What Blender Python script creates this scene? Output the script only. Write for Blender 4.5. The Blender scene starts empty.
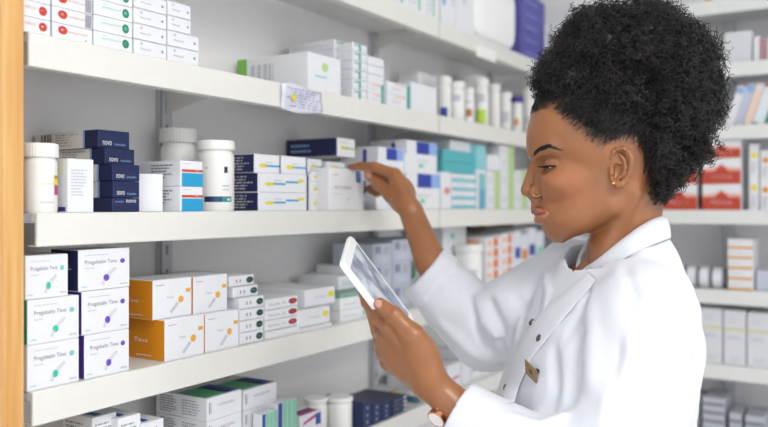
import bpy, bmesh, math, random
import numpy as np
from mathutils import Matrix, Vector
random.seed(7)
rng = np.random.default_rng(11)
SC = bpy.context.scene
COL = SC.collection
# ---------------------------------------------------------------- camera
F = 800.0                       # focal length in pixels of the 768 px wide frame
TH = math.atan2(502.0, F)       # view axis is turned left of the shelf run (+Y) by this angle
CAMH = 1.5
CT, ST = math.cos(TH), math.sin(TH)
HY = 206.0                      # horizon row
cam_d = bpy.data.cameras.new('camera')
cam = bpy.data.objects.new('camera', cam_d)
COL.objects.link(cam)
cam.location = (0, 0, CAMH)
cam.rotation_euler = (math.pi/2, 0, TH)
cam_d.sensor_width = 36
cam_d.lens = F/768*36
cam_d.shift_y = -(213.5-HY)/768
cam_d.clip_start = 0.02
cam_d.dof.use_dof = True
cam_d.dof.focus_distance = 1.07
cam_d.dof.aperture_fstop = 2.9
SC.camera = cam

def c2w(p):
    """camera frame (right, depth, up) -> world"""
    p = np.asarray(p, float)
    x = p[..., 0]*CT - p[..., 1]*ST
    y = p[..., 0]*ST + p[..., 1]*CT
    return np.stack([x, y, p[..., 2]+CAMH], -1)
def P(px, py, z):
    return np.array([(px-384)/F*z, z, (HY-py)/F*z])
def depth_at(px, x):            # depth at which the ray of column px meets the plane x
    return x/(-ST + (px-384)/F*CT)
def y_at(px, x):
    z = depth_at(px, x)
    return z*CT + (px-384)/F*z*ST
def depth_atY(px, Y):
    return Y/(CT + (px-384)/F*ST)
def x_atY(px, Y):
    z = depth_atY(px, Y)
    return -z*ST + (px-384)/F*z*CT

# ---------------------------------------------------------------- materials
def srgb(c):
    if isinstance(c, str):
        c = tuple(int(c[i:i+2], 16)/255 for i in (0, 2, 4))
    return tuple((v/12.92 if v <= .04045 else ((v+.055)/1.055)**2.4) for v in c)
_M = {}
def mat(c, rough=.5, kind='plain', metal=0., spec=.5, bump=0., bscale=60.):
    key = (c, rough, kind, metal, spec, bump, bscale)
    if key in _M: return _M[key]
    m = bpy.data.materials.new('mat_%s' % (c if isinstance(c, str) else 'c'))
    m.use_nodes = True
    nt = m.node_tree; b = nt.nodes['Principled BSDF']
    col = srgb(c) + (1,)
    b.inputs['Base Color'].default_value = col
    b.inputs['Roughness'].default_value = rough
    b.inputs['Metallic'].default_value = metal
    b.inputs['Specular IOR Level'].default_value = spec
    tc = nt.nodes.new('ShaderNodeTexCoord')
    nz = nt.nodes.new('ShaderNodeTexNoise'); nz.inputs['Scale'].default_value = bscale
    nz.inputs['Detail'].default_value = 4
    nt.links.new(tc.outputs['Object'], nz.inputs['Vector'])
    mx = nt.nodes.new('ShaderNodeMix'); mx.data_type = 'RGBA'
    mx.inputs[6].default_value = col
    k = .94 if kind == 'plain' else .85
    mx.inputs[7].default_value = tuple(v*k for v in col[:3]) + (1,)
    nt.links.new(nz.outputs['Fac'], mx.inputs[0])
    nt.links.new(mx.outputs[2], b.inputs['Base Color'])
    if bump:
        bp = nt.nodes.new('ShaderNodeBump'); bp.inputs['Strength'].default_value = bump
        bp.inputs['Distance'].default_value = .002
        nt.links.new(nz.outputs['Fac'], bp.inputs['Height'])
        nt.links.new(bp.outputs['Normal'], b.inputs['Normal'])
    _M[key] = m
    return m
def wood_mat():
    m = bpy.data.materials.new('pale_wood'); m.use_nodes = True
    nt = m.node_tree; b = nt.nodes['Principled BSDF']
    tc = nt.nodes.new('ShaderNodeTexCoord'); mp = nt.nodes.new('ShaderNodeMapping')
    mp.inputs['Scale'].default_value = (60, 60, 3)
    w = nt.nodes.new('ShaderNodeTexNoise'); w.inputs['Scale'].default_value = 1.2; w.inputs['Detail'].default_value = 6
    r = nt.nodes.new('ShaderNodeValToRGB')
    r.color_ramp.elements[0].color = srgb('c98f4a')+(1,); r.color_ramp.elements[0].position = .3
    r.color_ramp.elements[1].color = srgb('e3b878')+(1,); r.color_ramp.elements[1].position = .7
    nt.links.new(tc.outputs['Object'], mp.inputs[0]); nt.links.new(mp.outputs[0], w.inputs['Vector'])
    nt.links.new(w.outputs['Fac'], r.inputs[0]); nt.links.new(r.outputs[0], b.inputs['Base Color'])
    b.inputs['Roughness'].default_value = .45
    return m

# ---------------------------------------------------------------- mesh builder
class MB:
    def __init__(s): s.v = []; s.f = []; s.mi = []; s.mats = []; s.sm = []
    def mid(s, m):
        if m not in s.mats: s.mats.append(m)
        return s.mats.index(m)
    def add(s, vs, fs, m, smooth=False):
        o = len(s.v); s.v += [tuple(map(float, v)) for v in vs]
        i = s.mid(m)
        for f in fs: s.f.append(tuple(k+o for k in f)); s.mi.append(i); s.sm.append(smooth)
    def box(s, x0, x1, y0, y1, z0, z1, m, bev=0., faces=None):
        """faces: dict of face name -> material (front +x, back -x, left -y, right +y, top, bottom)"""
        faces = faces or {}
        b = bev
        if b <= 0:
            vs = [(x, y, z) for x in (x0, x1) for y in (y0, y1) for z in (z0, z1)]
            F6 = {'back': (0, 1, 3, 2), 'front': (4, 6, 7, 5), 'left': (0, 4, 5, 1), 'right': (2, 3, 7, 6),
                  'bottom': (0, 2, 6, 4), 'top': (1, 5, 7, 3)}
            for k, f in F6.items():
                s.add([vs[i] for i in f], [(0, 1, 2, 3)], faces.get(k, m))
            return
        X = (x0, x1); Y = (y0, y1); Z = (z0, z1); sg = (1, -1)
        vid = {}; vs = []
        for i in (0, 1):
            for j in (0, 1):
                for k in (0, 1):
                    c = (X[i], Y[j], Z[k])
                    for a in range(3):     # vertex lying on the face of axis a
                        p = [c[0]+sg[i]*b, c[1]+sg[j]*b, c[2]+sg[k]*b]; p[a] = c[a]
                        vid[(i, j, k, a)] = len(vs); vs.append(tuple(p))
        def q(l, m_):
            s.add([vs[t] for t in l], [tuple(range(len(l)))], m_)
        nm = {(0, 0): 'back', (0, 1): 'front', (1, 0): 'left', (1, 1): 'right', (2, 0): 'bottom', (2, 1): 'top'}
        V = lambda i, j, k, a: vid[(i, j, k, a)]
        q([V(0,0,0,0),V(0,0,1,0),V(0,1,1,0),V(0,1,0,0)], faces.get('back', m))
        q([V(1,0,0,0),V(1,1,0,0),V(1,1,1,0),V(1,0,1,0)], faces.get('front', m))
        q([V(0,0,0,1),V(1,0,0,1),V(1,0,1,1),V(0,0,1,1)], faces.get('left', m))
        q([V(0,1,0,1),V(0,1,1,1),V(1,1,1,1),V(1,1,0,1)], faces.get('right', m))
        q([V(0,0,0,2),V(0,1,0,2),V(1,1,0,2),V(1,0,0,2)], faces.get('bottom', m))
        q([V(0,0,1,2),V(1,0,1,2),V(1,1,1,2),V(0,1,1,2)], faces.get('top', m))
        for i in (0, 1):
            for j in (0, 1):
                q([V(i,j,0,0),V(i,j,1,0),V(i,j,1,1),V(i,j,0,1)], m)
        for i in (0, 1):
            for k in (0, 1):
                q([V(i,0,k,0),V(i,1,k,0),V(i,1,k,2),V(i,0,k,2)], m)
        for j in (0, 1):
            for k in (0, 1):
                q([V(0,j,k,1),V(1,j,k,1),V(1,j,k,2),V(0,j,k,2)], m)
        for i in (0, 1):
            for j in (0, 1):
                for k in (0, 1):
                    q([V(i,j,k,0), V(i,j,k,1), V(i,j,k,2)], m)
    def lathe(s, prof, m, n=32, cx=0, cy=0, smooth=True, cap=True):
        vs = []; fs = []
        for r, z in prof:
            for k in range(n):
                a = 2*math.pi*k/n
                vs.append((cx+r*math.cos(a), cy+r*math.sin(a), z))
        for i in range(len(prof)-1):
            for k in range(n):
                k2 = (k+1) % n
                fs.append((i*n+k, i*n+k2, (i+1)*n+k2, (i+1)*n+k))
        if cap:
            fs.append(tuple(reversed(range(n)))); fs.append(tuple((len(prof)-1)*n+k for k in range(n)))
        s.add(vs, fs, m, smooth)
    def build(s, name, parent=None, loc=(0, 0, 0), rz=0, recalc=True):
        me = bpy.data.meshes.new(name)
        me.from_pydata(s.v, [], s.f)
        for m in s.mats: me.materials.append(m)
        me.polygons.foreach_set('material_index', s.mi)
        me.polygons.foreach_set('use_smooth', s.sm)
        me.update()
        if recalc:
            bm = bmesh.new(); bm.from_mesh(me)
            bmesh.ops.remove_doubles(bm, verts=bm.verts, dist=1e-6)
            bmesh.ops.recalc_face_normals(bm, faces=bm.faces)
            for e in bm.edges:
                if len(e.link_faces) == 2 and e.calc_face_angle(0) > .7: e.smooth = False
            bm.to_mesh(me); bm.free()
        o = bpy.data.objects.new(name, me)
        COL.objects.link(o)
        o.location = loc; o.rotation_euler = (0, 0, rz)
        if parent: o.parent = parent
        return o
def tag(o, label=None, cat=None, group=None, kind=None):
    if label: o['label'] = label
    if cat: o['category'] = cat
    if group: o['group'] = group
    if kind: o['kind'] = kind
    return o
def empty(name, loc, rz=0, **kw):
    o = bpy.data.objects.new(name, None); COL.objects.link(o)
    o.location = loc; o.rotation_euler = (0, 0, rz); o.empty_display_size = .05
    return tag(o, **kw)

# text shapes -> flat polygons, cached
_T = {}
def text_poly(txt):
    if txt in _T: return _T[txt]
    cu = bpy.data.curves.new('t', 'FONT'); cu.body = txt; cu.size = 1; cu.resolution_u = 2
    o = bpy.data.objects.new('t', cu); COL.objects.link(o)
    dg = bpy.context.evaluated_depsgraph_get()
    me = bpy.data.meshes.new_from_object(o.evaluated_get(dg))
    vs = [(v.co.x, v.co.y) for v in me.vertices]; fs = [tuple(p.vertices) for p in me.polygons]
    bpy.data.objects.remove(o); bpy.data.curves.remove(cu); bpy.data.meshes.remove(me)
    if vs:
        x0 = min(v[0] for v in vs); x1 = max(v[0] for v in vs); y0 = min(v[1] for v in vs); y1 = max(v[1] for v in vs)
        vs = [((x-x0)/max(x1-x0, 1e-6), (y-y0)/max(y1-y0, 1e-6)) for x, y in vs]
    _T[txt] = (vs, fs)
    return _T[txt]

def decal(mb, dims, face, kind, u0, v0, u1, v1, m, txt=None, off=.00025):
    """print on a face of a box centred on x,y with base at z=0. dims=(dx,dy,dz)"""
    dx, dy, dz = dims
    def pt(u, v):
        if face == 'front': return (dx/2+off, (u-.5)*dy, v*dz)
        if face == 'left': return ((u-.5)*dx, -dy/2-off, v*dz)
        if face == 'top': return ((.5-v)*dx, (u-.5)*dy, dz+off)
        if face == 'right': return ((.5-u)*dx, dy/2+off, v*dz)
    U = lambda a: u0+(u1-u0)*a
    V = lambda a: v0+(v1-v0)*a
    if kind == 'rect': mb.add([pt(u0, v0), pt(u1, v0), pt(u1, v1), pt(u0, v1)], [(0, 1, 2, 3)], m)
    elif kind == 'oval':
        n = 20; mb.add([pt(U(.5+.5*math.cos(2*math.pi*k/n)), V(.5+.5*math.sin(2*math.pi*k/n))) for k in range(n)], [tuple(range(n))], m)
    elif kind == 'poly':
        mb.add([pt(U(a), V(b)) for a, b in txt], [tuple(range(len(txt)))], m)
    elif kind == 'text':
        vs, fs = text_poly(txt); mb.add([pt(U(a), V(b)) for a, b in vs], fs, m)
    elif kind == 'lines':         # rows of fine print
        n = int(txt); r = random.Random(int(u0*977+v0*331+n*7))
        for i in range(n):
            b0 = (i+.2)/n; b1 = (i+.62)/n
            a = 0
            end = r.uniform(.6, 1)
            while a < end:
                w = r.uniform(.06, .2)
                mb.add([pt(U(a), V(b0)), pt(U(min(a+w, end)), V(b0)), pt(U(min(a+w, end)), V(b1)), pt(U(a), V(b1))], [(0, 1, 2, 3)], m)
                a += w+.035
    elif kind == 'bars':          # barcode: upright strips
        n = int(txt); r = random.Random(5)
        a = 0
        while a < 1:
            w = r.choice((.5, 1, 1.6))/n
            mb.add([pt(U(a), V(0)), pt(U(min(a+w, 1)), V(0)), pt(U(min(a+w, 1)), V(1)), pt(U(a), V(1))], [(0, 1, 2, 3)], m)
            a += w+r.choice((.5, .9))/n
# ================================================================= room and shelving
XF = -.84; XW = -1.02            # lip front of the left shelves, wall plane
YB = 2.30; YW = 2.56             # front of the back shelves, back wall
ZT, ZA, ZB_, ZC, ZD, ZE = 1.913, 1.702, 1.492, 1.283, 1.073, .86
WALL = mat('f1f0f0', .6); WALLB = mat('efedf0', .6)
LIP = mat('e4e3de', .4); STEEL = mat('cbccd0', .4); STEELD = mat('8b8d93', .5)
LIPB = mat('e4e6e3', .4)
def struct(name, x0, x1, y0, y1, z0, z1, m):
    b = MB(); b.box(x0, x1, y0, y1, z0, z1, m); o = b.build(name); o['kind'] = 'structure'; return o
struct('floor', XW-.1, 3.2, -2.0, YW+.1, -.05, 0, mat('d6d3cf', .35, bscale=6.))
struct('wall_left', XW-.1, XW, -2.0, YW+.1, 0, 2.7, WALL)
struct('wall_back', XW, 3.2, YW, YW+.1, 0, 2.7, WALLB)
struct('ceiling', XW-.1, 3.2, -2.0, YW+.1, 2.7, 2.75, mat('f4f4f2', .7))

def shelf_mesh(y0, y1, zt, xf=XF, xw=XW):
    b = MB()
    b.box(xw+.0135, xf-.004, y0, y1, zt-.012, zt, LIP, .0008)
    b.box(xf-.006, xf, y0, y1, zt-.040, zt, LIP, .0012)
    b.box(xf-.018, xf-.004, y0, y1, zt-.040, zt-.038, LIP)
    return b
def upright(unit, y, x=XW, m=STEEL):
    b = MB()
    b.box(x, x+.012, y-.013, y+.013, 0, 2.45, m, .001)
    b.box(x+.012, x+.0125, y-.0135, y-.0105, 0, 2.45, STEELD)
    for k in range(0, 60):
        b.box(x+.0121, x+.0126, y-.002, y+.003, .1+k*.04, .115+k*.04, STEELD)
    b.build('upright', unit)
def bracket(unit, y, zt):
    b = MB()
    t = .0015
    vs = [(XW+.012, y-t, zt-.012), (XF-.03, y-t, zt-.012), (XF-.03, y-t, zt-.02), (XW+.012, y-t, zt-.05),
          (XW+.012, y+t, zt-.012), (XF-.03, y+t, zt-.012), (XF-.03, y+t, zt-.02), (XW+.012, y+t, zt-.05)]
    b.add(vs, [(0,1,2,3),(7,6,5,4),(0,4,5,1),(1,5,6,2),(2,6,7,3),(3,7,4,0)], LIP)
    b.build('bracket', unit)

y0 = y_at(29, XF)
bay1 = empty('shelving_unit', (0, 0, 0), label='white wall shelving with pale wood side panel, nearest the camera on the left', cat='shelving')
starts = {ZT: .565, ZA: .566, ZB_: .5765, ZC: .571, ZD: .571, ZE: .571}
for zt, ys in starts.items():
    shelf_mesh(ys, 1.568, zt).build('shelf', bay1)
    b = MB(); b.box(XW+.0135, XF-.012, .5625, ys, zt-.012, zt-.001, STEELD); b.build('shelf_end', bay1)
for yy in (.93,):
    upright(bay1, yy)
    for zt in starts: bracket(bay1, yy, zt)
b = MB(); b.box(XW, XF+.004, y_at(4.5, XF+.004), y_at(24.5, XF+.004), 0, 2.45, wood_mat(), .0015); o = b.build('side_panel', bay1); o['label'] = 'pale orange wooden side panel'
bay2 = empty('shelving_unit', (0, 0, 0), label='white wall shelving farther along the left wall, partly behind the person', cat='shelving')
for zt in starts: shelf_mesh(1.574, YB-.02, zt).build('shelf', bay2)
upright(bay2, 1.571)
for zt in starts: bracket(bay2, 1.571, zt)
upright(bay2, 2.22)

# back shelving: boards run along X
bay3 = empty('shelving_unit', (0, 0, 0), label='white shelving on the back wall, behind the person on the right', cat='shelving')
R1, R2, R3, R4, R5, R6, R7 = 2.055, 1.883, 1.716, 1.489, 1.274, 1.072, .86
BX0 = XW+.01; BX1 = 1.6
for zt in (R1, R2, R3, R4, R5, R6, R7):
    b = MB()
    b.box(BX0, BX1, YB+.004, YW-.002, zt-.012, zt, LIPB, .0008)
    b.box(BX0, BX1, YB, YB+.006, zt-.038, zt, LIPB, .0012)
    b.build('shelf', bay3)
xm = x_atY(744, YB+.10)
for xx in (BX0+.01, x_atY(722, YB+.12), BX1-.01):
    b = MB(); b.box(xx-.016, xx+.016, YW-.022, YW-.001, 0, 2.4, STEEL, .001); b.build('upright', bay3)
# ================================================================= cartons and jars
ORD = ['bottom', 'second', 'third', 'fourth', 'fifth', 'sixth', 'seventh', 'eighth', 'ninth', 'tenth']
def rowname(i, n):
    if n == 1: return ''
    if i == n-1: return 'topmost'
    if i == 0: return 'bottom'
    return ORD[i]+' up'
WH = mat('e6e8ec', .45); WH2 = mat('ecece9', .45); GREYT = mat('9a9ca4', .6); DKT = mat('70727d', .6); LTX = mat('c4c6ce', .6)
RED = mat('cf3f28', .5); GRN = mat('1d9068', .5); NAVY = mat('14234f', .42); NAVY2 = mat('1f2350', .42); CYAN = mat('1f9dd0', .45)
ORANGE = mat('dd8c12', .45); TEAL = mat('1aa190', .5); PURP = mat('4a2d8c', .5); MINT = mat('35c3a6', .5); VIOL = mat('6f4bc0', .5)
DGRN = mat('16463f', .5); DRED = mat('a52a30', .5); YEL = mat('e8d61e', .5); LIME = mat('7fbf4c', .5); BLUE = mat('2b3fa0', .5); LBLUE = mat('8fb1e6', .5)
TEALB = mat('1a8a86', .5); PTEAL = mat('7cc4cc', .5); PGRN = mat('b9d696', .5); GOLD = mat('d9a24b', .5); SEAM = mat('b8bac2', .6)
AMB = mat('e8a73a', .5); BROWN = mat('6b5648', .6); DGREEN2 = mat('2c6b52', .5); MAG = mat('c23b84', .5); BLK = mat('2a2c33', .5)

def carton(cx, cy, z0, dims, style, body=WH, faces=None, rz=0., name='medicine_box', label=None, cat='box', group=None, row=0):
    mb = MB()
    dx, dy, dz = dims
    mb.box(-dx/2, dx/2, -dy/2, dy/2, 0, dz, body, min(.0007, dz*.06), faces)
    if style: style(mb, dims, row)
    return tag(mb.build(name, None, (cx, cy, z0), rz), label, cat, group)

def left_stack(pxL, pxR, xf, z0, hs, depth, style=None, look='white carton', where='', group=None, body=WH, faces=None,
               jit=.35, hpx=True, gapy=.0012, stag=None, rz=0.):
    """cartons on the left shelves; columns pxL..pxR on the plane x=xf"""
    n = len(hs); z = z0; r = random.Random(int(pxL*31+pxR*7+z0*100))
    for i, h in enumerate(hs):
        a, c = (pxL, pxR) if not stag else stag[i][:2]
        f = xf if not stag or len(stag[i]) < 3 else stag[i][2]
        ya = y_at(a, f)+gapy/2; yb = y_at(c, f)-gapy/2
        zz = depth_at(a, f)
        hh = h*zz/F if hpx else h
        st = style[i] if isinstance(style, (list, tuple)) else style
        fc = faces[i] if isinstance(faces, (list, tuple)) else faces
        bd = body[i] if isinstance(body, (list, tuple)) else body
        lk = look[i] if isinstance(look, (list, tuple)) else look
        rn = rowname(i, n)
        lab = (lk+', '+rn+' '+('of ' if where.startswith('the ') else '')+where) if rn else (lk+', '+where)
        carton(f-depth/2, (ya+yb)/2, z+.0002, (depth, yb-ya, hh-.0004), st, bd, fc, rz+math.radians(r.uniform(-jit, jit)), label=lab, group=group, row=i)
        z += hh
    return z
def back_stack(pxL, pxR, yf, z0, hs, depth, style=None, look='', where='', group=None, body=WH, faces=None, ztop=None, rotx=None, jit=.3):
    n = len(hs); z = z0; r = random.Random(int(pxL))
    for i, h in enumerate(hs):
        xa = x_atY(pxL, yf)+.0006; xb = x_atY(pxR, yf)-.0006
        hh = h*depth_atY((pxL+pxR)/2, yf)/F
        st = style[i] if isinstance(style, (list, tuple)) else style
        rn = rowname(i, n); lab = (look+', '+rn+' '+('of ' if where.startswith('the ') else '')+where) if rn else (look+', '+where)
        o = carton((xa+xb)/2, yf+depth/2, z+.0002, (depth, xb-xa, hh-.0004), st, body, faces, -math.pi/2+math.radians(r.uniform(-jit, jit)), label=lab, group=group, row=i)
        z += hh
    return z
def chin_stack(*a, **k): return back_stack(*a, **k)

def D(*a): return a
def mk(*ds, repeat=None):
    def f(mb, dims, row):
        for d in ds:
            decal(mb, dims, d[0], d[1], d[2], d[3], d[4], d[5], d[6], d[7] if len(d) > 7 else None)
    return f

# ---- styles
LRED = mat('e2a294', .5); LGRN = mat('8ccdb2', .5)
st_redpill = mk(('front', 'oval', .13, .3, .36, .86, RED), ('front', 'oval', .2, .52, .27, .68, WH), ('front', 'text', .38, .42, .86, .66, LRED, 'lansoprazol'),
                ('front', 'oval', .8, .12, .85, .22, GREYT), ('left', 'lines', .1, .2, .9, .8, LTX, 3))
st_redbar = mk(('front', 'oval', .13, .3, .36, .86, RED), ('front', 'oval', .2, .52, .27, .68, WH), ('front', 'text', .38, .42, .8, .66, LRED, 'lansoprazol'),
               ('front', 'rect', .8, .04, .98, .96, LTX), ('front', 'bars', .82, .1, .96, .9, GREYT, 7))
st_redleft = mk(('front', 'oval', .62, .22, .88, .8, RED), ('front', 'oval', .69, .46, .77, .6, WH), ('front', 'text', .1, .5, .55, .75, LRED, 'medicor'))
st_green = mk(('front', 'oval', .72, .22, .9, .82, GRN), ('front', 'oval', .77, .4, .85, .66, LGRN), ('front', 'text', .2, .5, .68, .68, LGRN, 'pantoprazol'),
              ('front', 'lines', .22, .76, .34, .86, LTX, 1))
st_dot = mk(('front', 'text', .18, .36, .5, .5, GREYT, 'Atenolol'), ('front', 'oval', .82, .38, .9, .58, GREYT), ('front', 'oval', .18, .66, .26, .84, LTX),
            ('front', 'rect', 0, .94, 1, .97, SEAM))
CAPG = mat('d2d4dc', .6)
def pregab(body_text, spine, dot, tshift=0.):
    return mk(('front', 'text', .12, .62, .74, .74, DKT, body_text), ('front', 'oval', .8, .62, .9, .74, dot if spine is PURP else PTEAL),
              ('front', 'lines', .12, .52, .4, .58, LTX, 1), ('front', 'lines', .12, .84, .62, .89, LTX, 1),
              ('front', 'poly', .54, .26, .74, .54, CAPG, [(0, .5), (.25, .2), (1, .85), (.75, 1)]),
              ('front', 'poly', .42, .1, .52, .26, CAPG, [(0, .2), (.6, 0), (1, .9), (.5, 1)]), ('front', 'oval', .47, .2, .585, .37, dot),
              ('front', 'text', .8, .08, .95, .13, GREYT, 'teva'), ('front', 'lines', .05, .08, .22, .13, PTEAL, 1),
              ('left', 'lines', .2, .5, .8, .8, LTX, 4))
st_orange = mk(('front', 'oval', .64, .36, .78, .54, AMB), ('front', 'poly', .42, .1, .66, .4, LTX, [(0, .2), (.2, 0), (1, .8), (.8, 1)]),
               ('front', 'text', .34, .5, .52, .56, GREYT, 'Teva'), ('front', 'rect', .84, .62, .96, .72, AMB), ('front', 'lines', .08, .84, .3, .89, GREYT, 1),
               ('left', 'text', .3, .42, .62, .52, WH, 'Teva'), ('left', 'lines', .35, .08, .85, .14, WH, 1), ('top', 'lines', .1, .2, .7, .4, LTX, 2))
st_goval = mk(('front', 'oval', .68, .22, .97, .82, DGRN), ('front', 'text', .78, .44, .87, .6, LTX, 'XR'), ('front', 'text', .26, .36, .46, .66, GREYT, 'II'),
              ('front', 'rect', 0, .03, 1, .09, SEAM))
st_roval = mk(('front', 'oval', .7, .25, .97, .82, DRED), ('front', 'text', .78, .46, .88, .6, LTX, 'mg'), ('front', 'text', .1, .38, .46, .62, GREYT, 'Novalac'),
              ('front', 'text', .5, .38, .62, .62, GREYT, '20'), ('front', 'rect', 0, .03, 1, .09, SEAM))
st_yoval = mk(('front', 'oval', .76, .42, .96, .78, YEL), ('front', 'text', .3, .42, .7, .62, LTX, 'Novalac'), ('front', 'rect', 0, .03, 1, .08, SEAM))
st_navy = mk(('front', 'text', .14, .16, .42, .4, WH, 'novo'), ('front', 'text', .52, .18, .86, .32, LBLUE, 'insulin'),
             ('left', 'rect', .0, 0, .77, 1, WH2), ('left', 'rect', .77, 0, .8, 1, LBLUE), ('left', 'bars', .1, .2, .28, .9, DKT, 9), ('left', 'lines', .34, .15, .72, .9, GREYT, 5))
st_navyup = mk(('front', 'text', .5, .66, .86, .88, WH, 'novo'), ('front', 'text', .1, .68, .4, .8, LBLUE, 'insulin'))
st_bluered = mk(('front', 'rect', .06, 0, 1, .52, CYAN), ('front', 'rect', .06, .56, 1, .66, RED), ('front', 'text', .66, .58, .8, .64, WH, 'mg'),
                ('left', 'lines', .3, .3, .82, .9, DKT, 5), ('front', 'lines', .1, .86, .5, .92, LTX, 1))
def st_yb(seam=True):
    d = [('front', 'oval', .12, .34, .3, .52, YEL), ('front', 'rect', .26, .4, .52, .5, CYAN), ('front', 'rect', .52, .52, .78, .62, CYAN),
         ('front', 'oval', .76, .56, .9, .74, YEL), ('front', 'lines', .3, .6, .5, .68, GREYT, 1), ('left', 'lines', .1, .12, .9, .9, LTX, 5)]
    if seam: d.append(('front', 'rect', .95, 0, .985, 1, NAVY))
    return mk(*d)
st_yb1 = mk(('front', 'oval', .18, .28, .5, .5, YEL), ('front', 'rect', .42, .34, .96, .44, CYAN), ('front', 'lines', .4, .55, .8, .62, GREYT, 1), ('front', 'rect', .96, 0, 1, 1, NAVY),
            ('left', 'lines', .1, .12, .9, .9, LTX, 5))
st_yg = mk(('front', 'oval', .2, .36, .44, .6, YEL), ('front', 'oval', .36, .4, .7, .52, LIME), ('front', 'rect', .7, .4, .98, .5, LIME), ('front', 'lines', .2, .7, .7, .78, GREYT, 1),
           ('left', 'lines', .1, .2, .5, .8, LBLUE, 2))
st_held = mk(('front', 'rect', .76, .68, .9, .96, mat('2a74c4', .5)), ('front', 'text', .8, .74, .87, .92, WH, '7'), ('front', 'text', .14, .5, .62, .58, GREYT, 'METFORMIN'),
             ('front', 'lines', .14, .36, .4, .42, LTX, 1), ('front', 'lines', .1, .8, .28, .9, LTX, 1), ('front', 'text', .46, .22, .58, .3, LTX, 'ZY'), ('left', 'lines', .2, .4, .8, .6, WH2, 2))
st_viol = mk(('front', 'rect', .34, .6, .74, .98, BLUE), ('front', 'rect', .74, .6, 1, .98, LBLUE), ('front', 'rect', 0, .56, .02, .98, BLUE), ('front', 'lines', .36, .3, .8, .44, LTX, 2),
             ('left', 'rect', .62, .5, .72, .92, BLUE), ('front', 'oval', .4, .16, .56, .3, LGRN))
st_tealT = mk(('front', 'rect', .42, .12, .56, .95, TEAL), ('front', 'rect', .1, .72, .5, .84, TEAL), ('front', 'lines', .6, .3, .95, .5, LTX, 1), ('left', 'lines', .1, .3, .9, .6, LTX, 2),
              ('front', 'rect', 0, .04, 1, .1, SEAM))
st_tealend = mk(('front', 'rect', .82, .0, .96, 1, TEAL), ('front', 'rect', .3, .78, .8, .9, mat('efb9a4', .5)), ('front', 'lines', .2, .3, .7, .55, LTX, 2))
st_papers = mk(('front', 'lines', .1, .1, .9, .95, LTX, 7))
st_plain = mk(('front', 'rect', 0, .95, 1, .98, SEAM), ('left', 'lines', .2, .4, .6, .6, LTX, 2))
st_text = mk(('front', 'lines', .12, .1, .8, .9, LTX, 8))
st_longgreen = mk(('left', 'rect', 0, .12, .14, 1, LIME), ('left', 'bars', .2, .1, .52, .8, LTX, 9), ('front', 'oval', .4, .55, .6, .8, PGRN), ('front', 'lines', .2, .36, .7, .46, PTEAL, 1))

G = 'white cartons along the left shelves'
# =============== shelf A (upper shelf)
xf = XF-.004
left_stack(18, 51, xf, ZA, [16, 16.5, 16.5, 16.5], .11, st_redleft, 'white carton with red disc', 'the stack touching the wooden panel, upper shelf', 'red disc cartons on the upper shelf')
left_stack(52, 93, xf, ZA, [15.5, 16, 16, 16], .11, [st_redpill, st_redbar, st_redbar, st_redbar], 'white carton with red disc and lettering', 'the second upper shelf stack', 'red disc cartons on the upper shelf')
left_stack(93.5, 133, xf, ZA, [15.5, 16, 16, 16], .11, st_green, 'white carton with green disc', 'the stack of green disc cartons', 'green disc cartons on the upper shelf')
left_stack(133.5, 167, xf, ZA, [15.5, 16, 15.5, 15.5], .11, st_dot, 'plain white carton with small grey print', 'the stack beside green disc cartons', 'plain white cartons with grey print')
left_stack(167.5, 199, xf, ZA, [15.5, 15.5, 15, 15], .11, st_dot, 'plain white carton with small grey dot', 'the rightmost grey dot stack', 'plain white cartons with grey print',
           stag=[(167.5, 199), (167.5, 199), (167.5, 191), (167.5, 191)])
left_stack(308, 341, XF-.006, ZA, [38], .163, st_longgreen, 'long white carton with green end cap', 'lying front to back above the taped note')
# flat teal stacks
z = left_stack(334, 352, XF-.05, ZA, [11, 10, 10, 10, 10, 10], .11, st_tealT, 'flat white teal stroke carton', 'the stack behind the long green ended carton', 'flat teal stroke cartons')
left_stack(352.5, 367, XF-.012, ZA, [10, 10, 10, 9, 9, 9], .13, st_tealT, 'flat white carton with teal stroke', 'the middle stack of teal stroke cartons', 'flat teal stroke cartons')
left_stack(367.5, 384, XF-.012, ZA, [10, 10, 9, 9, 9], .12, [st_tealend, st_tealend, st_plain, st_plain, st_plain], 'flat white carton', 'the stack right of the teal stroke cartons', 'flat teal stroke cartons')
left_stack(387, 411, XF-.01, ZA, [13, 12], .1, st_tealend, 'white carton with teal edge and orange line', 'the pair near the joint', 'teal edged cartons near the joint')
left_stack(411.5, 437, XF-.01, ZA, [29], .09, None, 'plain blank white upright carton', 'at the right end of the nearer upper shelf')
left_stack(418, 466, XF-.10, ZA+.088, [13], .055, None, 'long blank white carton', 'lying on top of the jars right of the shelf joint')

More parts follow.
